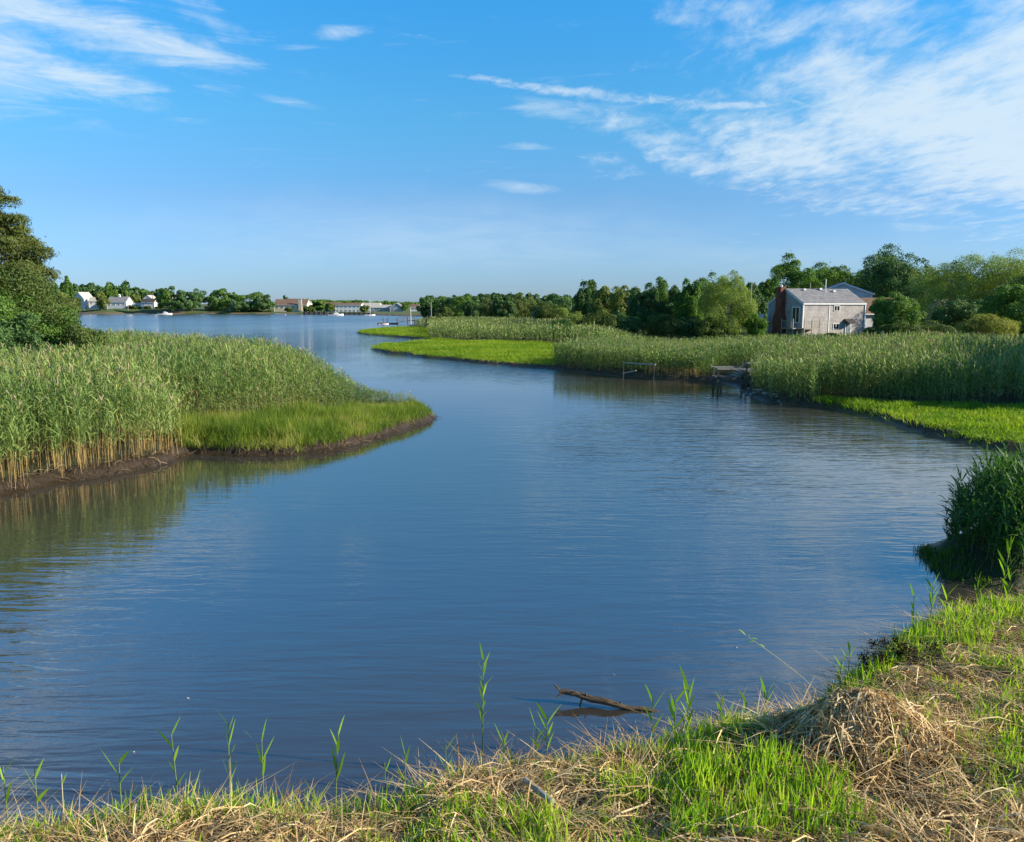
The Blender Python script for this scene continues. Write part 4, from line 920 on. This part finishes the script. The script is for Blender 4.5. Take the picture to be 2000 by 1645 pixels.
# grey shingled house on the right bank
def main_house():
    al = R(20); u = Vector((math.cos(al), math.sin(al), 0)); v = Vector((-math.sin(al), math.cos(al), 0)); L, Wd = 10.1, 7.0
    C = Vector((*XZ(1567, 640, 105)[:1], 105, 0)); C.z = 0; c = C + u * L / 2 + v * Wd / 2; g = .9; he = 5.25 - g; hr = 7.1 - g
    root = gable_house('shingled_house', 'grey two storey shingled house with a red brick chimney above the right bank reeds', (c.x, c.y, g), al, L, Wd, he, hr, HM['shingle'], HM['roofgrey'],
        [('f', .35, he - .62, 1.0, .78), ('f', .35, he - 2.95, 1.0, .78), ('l', 2.15, he - 1.45, 1.55, 2.15, dict(t=.14)),
         ], ov=.12)
    # vertical trim boards
    b = MB(); b.box((-.85, -Wd / 2 - .02, he / 2 - .5), (.13, .05, he + .9)); b.build('trim_board', HM['white'], root)
    # chimney on the gable wall
    b = MB(); x = -L / 2 - .42; y = .55
    q = [(0, y - .85, -1), (0, y + .95, -1), (0, y + .95, 2.4), (0, y + .5, 3.5), (0, y + .5, hr + .35), (0, y - .5, hr + .35), (0, y - .5, 3.3), (0, y - .85, 2.2)]
    b.prism(q, (x - .40, 0, 0), (x + .41, 0, 0)); ch = b.build('chimney', HM['brick'], root)
    b = MB(); b.tube([(x, y, hr + .30), (x, y, hr + .58), (x, y, hr + .66)], [.20, .20, .02], 10); b.build('chimney_cap', HM['white'], ch)
    # little hooded entry on the long wall
    b = MB(); b.box((2.35, -Wd / 2 - .05, .55), (1.0, .1, 2.3)); d = b.build('door', HM['white'], root)
    b = MB(); b.box((2.35, -Wd / 2 - .115, .5), (.66, .03, 2.0)); b.build('door_panel', HM['bluegrey'], d)
    b = MB(); b.prism([(0, -Wd / 2, 2.35), (0, -Wd / 2 - .95, 1.85), (0, -Wd / 2 - .95, 1.75), (0, -Wd / 2, 1.85)], (1.65, 0, 0), (3.05, 0, 0)); b.build('door_hood', HM['roofdark'], root)
    # balcony with railing at the near gable corner
    b = MB(); X0 = -L / 2
    b.box((X0 - .75, -2.3, 1.15), (1.5, 2.4, .14))
    b.box((X0 + .4, -Wd / 2 - .72, 1.15), (2.6, 1.35, .14))
    bal = b.build('balcony', M['greywood'], root)
    r = MB()
    for x_, y_ in ((X0 - 1.42, -1.15), (X0 - 1.42, -2.3), (X0 - 1.42, -3.4), (X0 - .8, -4.82), (X0 + .4, -4.82), (X0 + 1.62, -4.82)):
        r.box((x_, y_, 1.0), (.10, .10, 2.6 + .2))
    r.box((X0 - 1.42, -2.3, 2.12), (.08, 2.4, .08)); r.box((X0 + .4, -4.82, 2.12), (2.6, .08, .08))
    for k in range(9): r.box((X0 - 1.42, -3.3 + k * .26, 1.65), (.04, .04, .9))
    for k in range(10): r.box((X0 - .7 + k * .25, -4.82, 1.65), (.04, .04, .9))
    r.build('railing', M['greywood'], bal)
    # low porch wing at the back left
    b = MB(); b.box((X0 - .95, Wd / 2 - .1, 1.0), (.14, .14, 4)); b.box((X0 - 1.0, Wd / 2 + 1.2, 1.0), (.14, .14, 4)); b.box((X0 - .5, Wd / 2 + .6, 1.9), (1.3, 2.2, .2)); b.build('porch', HM['white'], root)
    b = MB()
    b.box((X0 - 1.05, Wd / 2 + .6, 2.45), (.08, 2.2, .9)); b.build('porch_railing', HM['white'], root)
    b = MB()
    for (x_, y_) in ((-2.6, .55), (.2, .35), (2.0, .9)):
        b.box((x_, -y_, hr - y_ * .52 + .30), (.35, .3, .22), ry=0)
    b.build('roof_vent', HM['white'], root)
    b = MB(); b.tube([(.6, -.9, hr - .5), (.6, -.9, hr + 1.4)], [.07, .07], 7); b.build('vent_pipe', HM['white'], root)
main_house()
def white_house():
    d = 128; x, z = XZ(1650, 553, d); g = 1.4; a = R(74)
    # ridge runs away from the viewer; gable faces the viewer
    root = gable_house('gabled_house', 'white sided house with a broad gable behind the roof of the grey house', (x + 1.3, d + 5.5, g), a, 11, 8.6, 5.25 + .2, z - g, HM['siding'], HM['roofdark'],
        [('l', 2.2, 4.5, 1.7, .95), ('l', -1.8, 4.6, .8, .8)], ov=.35)
    x2, z2 = XZ(1717, 596, d - 6)
    gable_house('ranch_house', 'low white house with a brown roof right of the white gable', (x2 + .9, d - 3.5, 1.3), R(10), 9, 6, 2.65, 4.7, HM['siding'], HM['roofbrown'], [('f', -1.2, 1.7, 1.3, 1.1), ('f', 1.8, 1.7, 1.0, 1.1)], ov=.4)
    x3, z3 = XZ(1905, 590, 118)
    gable_house('pale_house', 'pale blue house glimpsed through the trees below the wide willow', (x3, 120, 1.2), R(-8), 9, 6, 3.0, 4.6, HM['siding'], HM['paleroof'], [('f', -1.2, 1.9, 1.2, 1.2)])
    x4, z4 = XZ(1066, 605, 188)
    gable_house('garden_shed', 'small white building glimpsed between the middle pines and the wood', (x4, 190, .9), R(60), 5, 4, 2.2, 3.6, HM['white'], HM['paleroof'], [('l', 0, 1.4, .8, .8)])
white_house()

# far shore buildings
def FH(px0, px1, ptop, pbase, dep, name, label, wall, roof, rz=0, deep=8, heq=.55, wins=2, gablefront=False, floors=1, **k):
    xc, zt = XZ((px0 + px1) / 2, ptop, dep); zb = XZ((px0 + px1) / 2, pbase, dep)[1]; w = (px1 - px0) / FPX * dep; H = zt - zb; he = H * heq
    wl = []
    if gablefront:
        for f in range(floors):
            for i in range(wins): wl.append(('l', (i - (wins - 1) / 2) * w / wins * .7, he * (f + .5) / floors, min(1.3, w / wins * .45), min(1.3, he / floors * .5), dict(t=.16)))
        return gable_house(name, label, (xc, dep + deep / 2, zb), R(90 + rz), deep, w, he, H, wall, roof, wl, ov=.3, trim=True, down=2.0, **k)
    for f in range(floors):
        for i in range(wins): wl.append(('f', (i - (wins - 1) / 2) * w / wins, he * (f + .55) / floors, min(1.5, w / wins * .5), min(1.2, he / floors * .5), dict(t=.16)))
    return gable_house(name, label, (xc, dep + deep / 2, zb), R(rz), w, deep, he, H, wall, roof, wl, ov=.3, trim=True, down=2.0, **k)
hw = HM
FH(144, 167, 571, 597, 452, 'cottage', 'white cottage with a steep gable among the trees at the left of the far shore', hw['white'], hw['paleroof'], -12, 8, .5, 2, True, 2)
FH(172, 190, 581, 597, 450, 'cottage', 'small white cottage under a pale roof left of the boathouse', hw['white'], hw['paleroof'], 8, 6, .55, 2)
bh = FH(208, 245, 580, 600.5, 446, 'boathouse', 'white boathouse with a grey roof and small white cupola at the far waterline', hw['palewall'], hw['roofgrey'], 0, 8, .52, 4)
b = MB(); b.box((0, 0, 6.1), (1.0, 1.0, 1.0)); b.prism([(-.6, -.6, 6.6), (.6, -.6, 6.6), (0, -.6, 7.2)], (0, 0, 0), (0, 1.2, 0)); b.build('cupola', hw['white'], bh)
FH(276, 300, 584, 597, 446, 'bungalow', 'low house with a dark roof and a row of windows right of the boathouse', hw['palewall'], hw['roofdark'], 0, 7, .5, 4)
FH(280, 296, 577, 590, 458, 'cottage', 'white gable rising behind the dark roofed bungalow', hw['white'], hw['paleroof'], 0, 7, .5, 1, True)
FH(300, 334, 569, 598, 450, 'steep_roofed_house', 'tall white house with one steep roof slope half hidden by the large round far tree', hw['palewall'], hw['paleroof'], -10, 9, .35, 2, True, 2)
FH(258, 274, 592, 599, 448, 'shed', 'low white shed between the boathouse and the bungalow', hw['white'], hw['paleroof'], 0, 4, .6, 1)
FH(428, 442, 592, 600, 446, 'garden_shed', 'small white shed above the tan fence on the far shore', hw['white'], hw['paleroof'], 0, 4, .6, 1)
FH(444, 463, 590, 602, 448, 'cottage', 'grey white cottage with a slanting roof left of the broad spreading tree', hw['palewall'], hw['paleroof'], 15, 6, .5, 1, True)
ch = FH(535, 598, 585, 606, 452, 'long_house', 'long cream house with a brown roof and a square cream chimney tower', hw['cream'], hw['roofbrown'], 0, 10, .5, 6)
b = MB(); b.box((5.6, -5.35, 2.9), (1.9, .7, 6.2)); b.box((5.6, -5.35, 6.06), (2.1, .9, .16)); b.build('chimney', hw['cream'], ch)
FH(560, 590, 584, 600, 466, 'house_wing', 'darker brown roofed house standing behind the long cream house', hw['cream'], hw['roofbrown'], 0, 8, .4, 3)
FH(590, 606, 589, 605, 462, 'pale_annex', 'pale annex with a flat light roof at the right end of the cream house', hw['palewall'], hw['paleroof'], 0, 8, .7, 2)
FH(655, 704, 592, 611, 448, 'riverside_house', 'white two storey riverside house with a row of upper windows', hw['white'], hw['roofbrown'], 0, 9, .78, 6, False, 2)
FH(632, 658, 591, 611, 452, 'riverside_house', 'brown roofed wing joined to the left end of the white riverside house', hw['palewall'], hw['roofbrown'], 0, 9, .45, 3)
FH(700, 740, 592, 603, 500, 'boat_shed', 'long pale roofed shed behind the riverside house', hw['palewall'], hw['paleroof'], 0, 12, .45, 3)
FH(724, 762, 596, 608, 470, 'blue_house', 'low blue grey building between the boat shed and the peaked blue house', hw['bluegrey'], hw['paleroof'], 0, 9, .6, 4)
FH(762, 787, 592, 608, 468, 'peaked_house', 'blue grey house with a white edged peak at the far end of the river', hw['bluegrey'], hw['roofgrey'], 0, 9, .45, 3, True, 1)
FH(801, 817, 595, 607, 480, 'cottage', 'white cottage farthest right on the far shore, beside the middle wood', hw['white'], hw['roofbrown'], 0, 7, .5, 2)
# tan fence and bulkheads
b = MB(); x0, z0 = XZ(400, 603, 444); x1, z1 = XZ(424, 603, 444)
for i in range(18): b.box((x0 + (x1 - x0) * i / 17, 444, z0 + .2), (.36, .12, 2.3 + (i % 2) * .08))
tag(b.build('board_fence', hw['tanwood']), 'tan board fence on the far shore left of the small white shed', 'fence')
def bulkhead(px0, px1, pyt, dep, lab):
    x0, z0 = XZ(px0, pyt, dep); x1, _ = XZ(px1, pyt, dep); b = MB(); b.box(((x0 + x1) / 2, dep, z0 / 2 - .5), (x1 - x0, .5, z0 + 1))
    n = int((x1 - x0) / 2.2)
    for i in range(n): b.box((x0 + (x1 - x0) * (i + .5) / n, dep - .32, z0 / 2 - .4), (.28, .16, z0 + 1.1))
    tag(b.build('bulkhead', M['dockwood']), lab, 'sea wall')
bulkhead(592, 640, 609, 400, 'low timber bulkhead in front of the cream house lawn')
bulkhead(642, 728, 610.5, 397, 'dark timber bulkhead at the foot of the white riverside house')

# utility poles
def pole(px, pt, dep, label, arm=True, mat='greywood', r=.13, pb=None):
    x, z = XZ(px, pt, dep); g = gz(x, dep) if pb is None else XZ(px, pb, dep)[1]; root = empty('utility_pole', (x, dep, g)); tag(root, label, 'pole')
    b = MB(); b.tube([(0, 0, -.3), (0, 0, z - g)], [r, r * .75], 8); b.build('post', M[mat], root)
    if arm: b = MB(); b.box((0, -.15, z - g - .5), (1.8, .1, .12)); b.build('crossarm', M['dockwood'], root)
    return root
pole(248, 572, 440, 'tall pole just right of the boathouse')
pole(297, 568, 445, 'brown pole between the bungalow and the steep white house', mat='bark')
pole(842, 590, 270, 'pale wooden pole in front of the left end of the middle wood', arm=False)
pole(389, 591, 440, 'short post on the far shore left of the tan fence', arm=False)
pole(1468, 553, 116, 'white topped utility pole between the willow and the brick chimney', arm=False, r=.10)
pole(1583, 552, 124, 'thin white pole behind the ridge of the grey house', arm=False, r=.09)

# boats
M['boatwhite'] = mat_plain('boat_gelcoat', (.74, .75, .76), (.82, .82, .82), 1, .3, spec=.5)
M['boatblue'] = mat_plain('boat_stripe', (.05, .09, .20), (.07, .12, .25), 1, .3, spec=.5)
M['orange'] = mat_plain('orange_cover', (.55, .14, .06), (.65, .18, .08), 2, .7)
def boat(px, py, Ln, rz, label, cabin=True, mast=0, dep=None, cover=None):
    x, y = W(px, py) if dep is None else (XZ(px, py, dep)[0], dep)
    root = empty('motorboat' if not mast else 'sailboat', (x, y, 0), R(rz)); tag(root, label, 'boat', None)
    b = MB(); bm = Ln * .17; n = 9; top = []; bot = []; vs = []; fs = []
    for i in range(n):
        q = i / (n - 1); w = bm * (1 - max(0, q - .45) ** 2 / .3025) ** .8 if q < .999 else .02; sh_ = .10 * Ln * (.75 + .5 * q * q)
        X_ = (q - .5) * Ln; vs += [(X_, -w, sh_), (X_, -w * .72, -.12), (X_, w * .72, -.12), (X_, w, sh_), (X_ , w * .82, sh_ * .98), (X_, w * .6, sh_ * .45), (X_, -w * .6, sh_ * .45), (X_, -w * .82, sh_ * .98)]
    for i in range(n - 1):
        for k in range(8): a, c = i * 8 + k, i * 8 + (k + 1) % 8; fs.append((a, c, c + 8, a + 8))
    fs += [tuple(range(8)), tuple((n - 1) * 8 + k for k in range(8))[::-1]]
    b.add(vs, fs); b.build('hull', M['boatwhite'], root, smooth=False)
    if cabin:
        b = MB(); b.prism([(-Ln * .12, 0, Ln * .06), (Ln * .22, 0, Ln * .06), (Ln * .16, 0, Ln * .16), (-Ln * .02, 0, Ln * .24), (-Ln * .12, 0, Ln * .24)], (0, -bm * .6, 0), (0, bm * .6, 0)); cb = b.build('cabin', M['boatwhite'], root)
        b = MB(); b.box((-Ln * .06, 0, Ln * .195), (Ln * .10, bm * 1.24, Ln * .05)); b.build('window', HM['glass'], cb)
    if mast:
        b = MB(); b.tube([(Ln * .05, 0, .3), (Ln * .05, 0, mast)], [.09, .05], 6); b.tube([(Ln * .05, 0, 1.6), (-Ln * .35, 0, 1.5)], [.08, .05], 6); b.build('mast', M['boatwhite'], root)
    if not mast: b = MB(); b.box((-Ln * .53, 0, Ln * .08), (Ln * .07, Ln * .07, Ln * .16)); b.build('outboard_motor', M['boatblue'], root)
    if cover: b = MB(); b.box((0, 0, Ln * .10), (Ln * .3, bm, Ln * .1)); b.build('cover', M[cover], root)
    return root
boat(323, 615, 6.5, 8, 'white cabin boat moored off the large round far trees')
boat(547, 615.6, 6, 175, 'small open boat moored below the long cream house', False)
boat(656, 616.6, 7, 5, 'white cabin boat moored below the white riverside house')
boat(722, 616.6, 5, 10, 'small sailboat with a bare mast at the right end of the bulkhead', False, 7.5)
boat(855, 620.5, 5.5, 6, 'white skiff moored below the middle wood', False)
boat(749, 634, 2.6, 10, 'little white dinghy tied to the left end of the floating dock', False, cover='orange')

# far floating dock with pilings, gangway and pier
def far_dock():
    x0, y0 = W(738, 633.5); x1, y1 = W(778, 633.5); root = empty('floating_dock', ((x0 + x1) / 2, y0, 0)); tag(root, 'low floating dock held by dark pilings beyond the far tongue of marsh', 'dock')
    w = (x1 - x0); b = MB(); b.box((0, 0, .2), (w, 1.6, .34)); b.build('deck', M['dockwood'], root)
    for px in (750, 758, 777):
        x = W(px, 633.5)[0] - (x0 + x1) / 2; b = MB(); b.tube([(x, -.95, -1), (x, -.95, XZ(px, 621.5, y0)[1])], [.15, .13], 7); b.build('piling', M['bark'] if px != 750 else M['piling_red'], root)
M['piling_red'] = mat_plain('red_piling', (.20, .05, .035), (.28, .08, .05), 5, .8)
far_dock()
def far_pier():
    d = 209; root = empty('pier', (XZ(797, 627, d)[0], d, 0)); ox = root.location.x; tag(root, 'long low pier with a sloping gangway running right from the floating dock', 'pier')
    xa = XZ(779, 632, d)[0] - ox; xb = 0.0; za, zb = .5, XZ(797, 626.5, d)[1]
    b = MB()
    for sy in (-.5, .5): b.tube([(xa, sy, za), (xb, sy, zb)], [.07, .07], 5); b.tube([(xa, sy, za + .9), (xb, sy, zb + .9)], [.05, .05], 5)
    for k in range(7): q = k / 6; b.box((xa * (1 - q), -.5, za + (zb - za) * q + .45), (.06, .06, .9)); b.box((xa * (1 - q), .5, za + (zb - za) * q + .45), (.06, .06, .9))
    b.box(((xa) / 2, 0, (za + zb) / 2), (math.hypot(xa, zb - za), 1.0, .08), ry=-math.atan2(zb - za, -xa)); b.build('gangway', M['greywood'], root)
    xc = XZ(862, 627, d)[0] - ox; b = MB(); b.box((xc / 2, 0, zb), (xc, 1.5, .2)); b.build('deck', M['dockwood'], root)
    for k in range(6): x = xc * (k + .02) / 5.0; b = MB(); b.tube([(x, -.8, -1), (x, -.8, zb + (.9 if k in (0, 1) else .1))], [.13, .12], 7); b.build('piling', M['bark'], root)
far_pier()
b = MB(); x_, zt_ = XZ(802, 601, 206); b.tube([(0, 0, -1), (0, 0, zt_)], [.11, .07], 7); o = b.build('marker_pole', HM['cream']); o.location = (x_, 206, 0); tag(o, 'tall cream pole rising beside the gangway of the far pier', 'pole')

# small wooden landing on the right bank
def landing():
    d = W(1408, 762)[1]; sc = d / FPX; ox = XZ(1403, 740, d)[0]; root = empty('boat_landing', (ox, d, 0)); tag(root, 'old wooden landing with rails and steps in the dark gap of the right bank reeds', 'landing')
    def X(px): return XZ(px, 730, d)[0] - ox
    def Zp(py): return XZ(1440, py, d)[1]
    zd, zr = Zp(737.5), Zp(720.5)
    b = MB(); b.box((X(1427), .7, zd - .06), (X(1452) - X(1401), 1.5, .10)); 
    for k in range(9): b.box((X(1403) + (X(1451) - X(1403)) * k / 8, .7, zd), (.15, 1.5, .03))
    b.build('deck', M['dockwood'], root)
    b = MB(); b.box((X(1426), -.06, zr), (X(1452) - X(1400), .05, .10)); b.box((X(1426), 1.45, zr), (X(1452) - X(1400), .05, .10)); b.build('rail', M['railwood'], root)
    for (px, y_, z1) in ((1403, 0, zr), (1405, 1.42, zr), (1450, 0, zr), (1409, .02, zd)):
        b = MB(); b.box((X(px), y_, (z1 - 1) / 2), (.10, .10, z1 + 1.0)); b.build('post', M['dockwood'], root)
    z2, z2r = Zp(724.5), Zp(709)
    b = MB()
    for k in range(3): q = (k + .5) / 3; b.box((X(1441) + (X(1455) - X(1441)) * q, .7, zd + (z2 - zd) * q), (.26, 1.3, .05))
    b.build('step', M['railwood'], root)
    b = MB(); x0, x1 = X(1456), X(1492); b.box(((x0 + x1) / 2, .7, z2), (x1 - x0, 1.4, .09)); b.build('walkway', M['railwood'], root)
    b = MB(); b.box(((x0 + x1) / 2, -.06, z2r), (x1 - x0, .05, .10)); 
    b.tube([(X(1440), -.06, zr + .02), (X(1457), -.06, z2r)], [.035, .035], 5); b.build('handrail', M['railwood'], root)
    for (px, y_) in ((1458, 0), (1462, 1.4), (1484, 0)):
        b = MB(); b.box((X(px), y_, (z2r - 1) / 2), (.10, .10, z2r + 1.0)); b.build('post', M['dockwood'], root)
landing()
def old_rail():
    x0, y0 = W(1218, 737, .3); x1, y1 = W(1282, 742, .3); y0 += .5; y1 += .5; z = XZ(1250, 708.5, y0)[1]; root = empty('plank_rail', (x0, y0, 0)); tag(root, 'old grey plank rail on posts against the shaded reeds left of the landing', 'rail')
    b = MB(); b.tube([(0, 0, z), (x1 - x0, y1 - y0, z)], [.045, .045], 5); b.build('plank', M['railwood'], root)
    b = MB(); b.tube([(0, 0, z * .42), ((x1 - x0) * .42, (y1 - y0) * .42, z * .62)], [.04, .04], 5); b.build('brace', M['railwood'], root)
    for q in (.03, .97): b = MB(); b.box(((x1 - x0) * q, (y1 - y0) * q + .08, z / 2 - .3), (.06, .06, z + .6)); b.build('post', M['bark'], root)
old_rail()

# stones on the mud by the landing, and shells on the left bank
M['stone'] = mat_plain('stone', (.22, .19, .15), (.45, .40, .34), 5, .8, .01)
def stone(x, y, r, label, group):
    rd = np.random.default_rng(int(abs(x * 977 + y * 131))); V = []; n, m = 7, 5
    for i in range(1, m):
        for k in range(n):
            th = math.pi * i / m; a = 2 * math.pi * k / n; q = r * rd.uniform(.75, 1.2); V.append((q * math.sin(th) * math.cos(a) * 1.3, q * math.sin(th) * math.sin(a), q * math.cos(th) * .6))
    b = MB(); V += [(0, 0, r * .6), (0, 0, -r * .5)]; F = [(i * n + k, (i + 1) * n + k, (i + 1) * n + (k + 1) % n, i * n + (k + 1) % n) for i in range(m - 2) for k in range(n)]
    F += [(len(V) - 2, k, (k + 1) % n) for k in range(n)] + [(len(V) - 1, (m - 2) * n + (k + 1) % n, (m - 2) * n + k) for k in range(n)]
    b.add(V, F); o = b.build('stone', M['stone'], smooth=True); o.location = (x, y, max(gz(x, y), 0) + r * .2); o.rotation_euler = (0, 0, rd.uniform(0, 6)); return tag(o, label, 'stone', group)
rs = random.Random(4)
for i in range(22):
    px = 1448 + i * 3.7 + rs.uniform(-2, 2); x, y = W(px, 764 + (px - 1448) * .25 + rs.uniform(-3, 4), .08); stone(x, y, rs.uniform(.05, .15), 'pale stone in the row lying on the mud just below the landing', 'stones on the mud below the landing')

# dark leaves put in for the darkness of the twiggy hollow in the near bank
def bank_hollow():
    x, y = W(1762, 1306, .35); root = empty('dark_hollow', (x, y, .12)); tag(root, 'small dark twiggy tangle standing in for the dark hollow of the near bank', 'bush')
    V, t, c = crown_arrays(.52, .4, .38, 40, 2600, .030, 77, aspect=.6, br=(.10, .26), low=-.9, scat=.3); V = V + np.array([0, 0, .26]); n = len(V) // 4
    np_mesh('foliage', V, np.arange(n * 4).reshape(n, 4), M['hollowdark'], root, attrs={'tint': ('FLOAT', t)})
    b = MB(); r = random.Random(3)
    for k in range(34): a = r.uniform(0, 6.28); e_ = r.uniform(.3, .6); b.tube([(0, 0, 0), (math.cos(a) * .18, math.sin(a) * .15, .2), (math.cos(a) * e_, math.sin(a) * .4, r.uniform(.15, .75))], [.010, .006, .0015], 4)
    b.build('stem', M['bark'], root)
M['hollowdark'] = mat_leaf('hollow_dark_leaf', [(0, (.02, .014, .008)), (1, (.055, .036, .018))], .1, spec=.0, rough=.9)
bank_hollow()

M['pale_leaf'] = mat_plain('pale_leaf', (.55, .55, .50), (.70, .70, .64), 20, .6)
for px, py, sz in ((1200, 1318, .020), (1440, 1266, .022), (1388, 1381, .015), (368, 1365, .02), (262, 1470, .018)):
    x, y = W(px, py); b = MB(); b.add([(-sz, 0, 0), (0, -sz * .5, .004), (sz, 0, .012), (0, sz * .5, .004), (0, 0, -.004)], [(0, 1, 4), (1, 2, 4), (2, 3, 4), (3, 0, 4)])
    o = b.build('floating_leaf', M['pale_leaf']); o.location = (x, y, .006); o.rotation_euler = (0, 0, px); tag(o, 'tiny pale leaf floating on the open water off the near bank', 'leaf', 'pale leaves floating off the near bank')
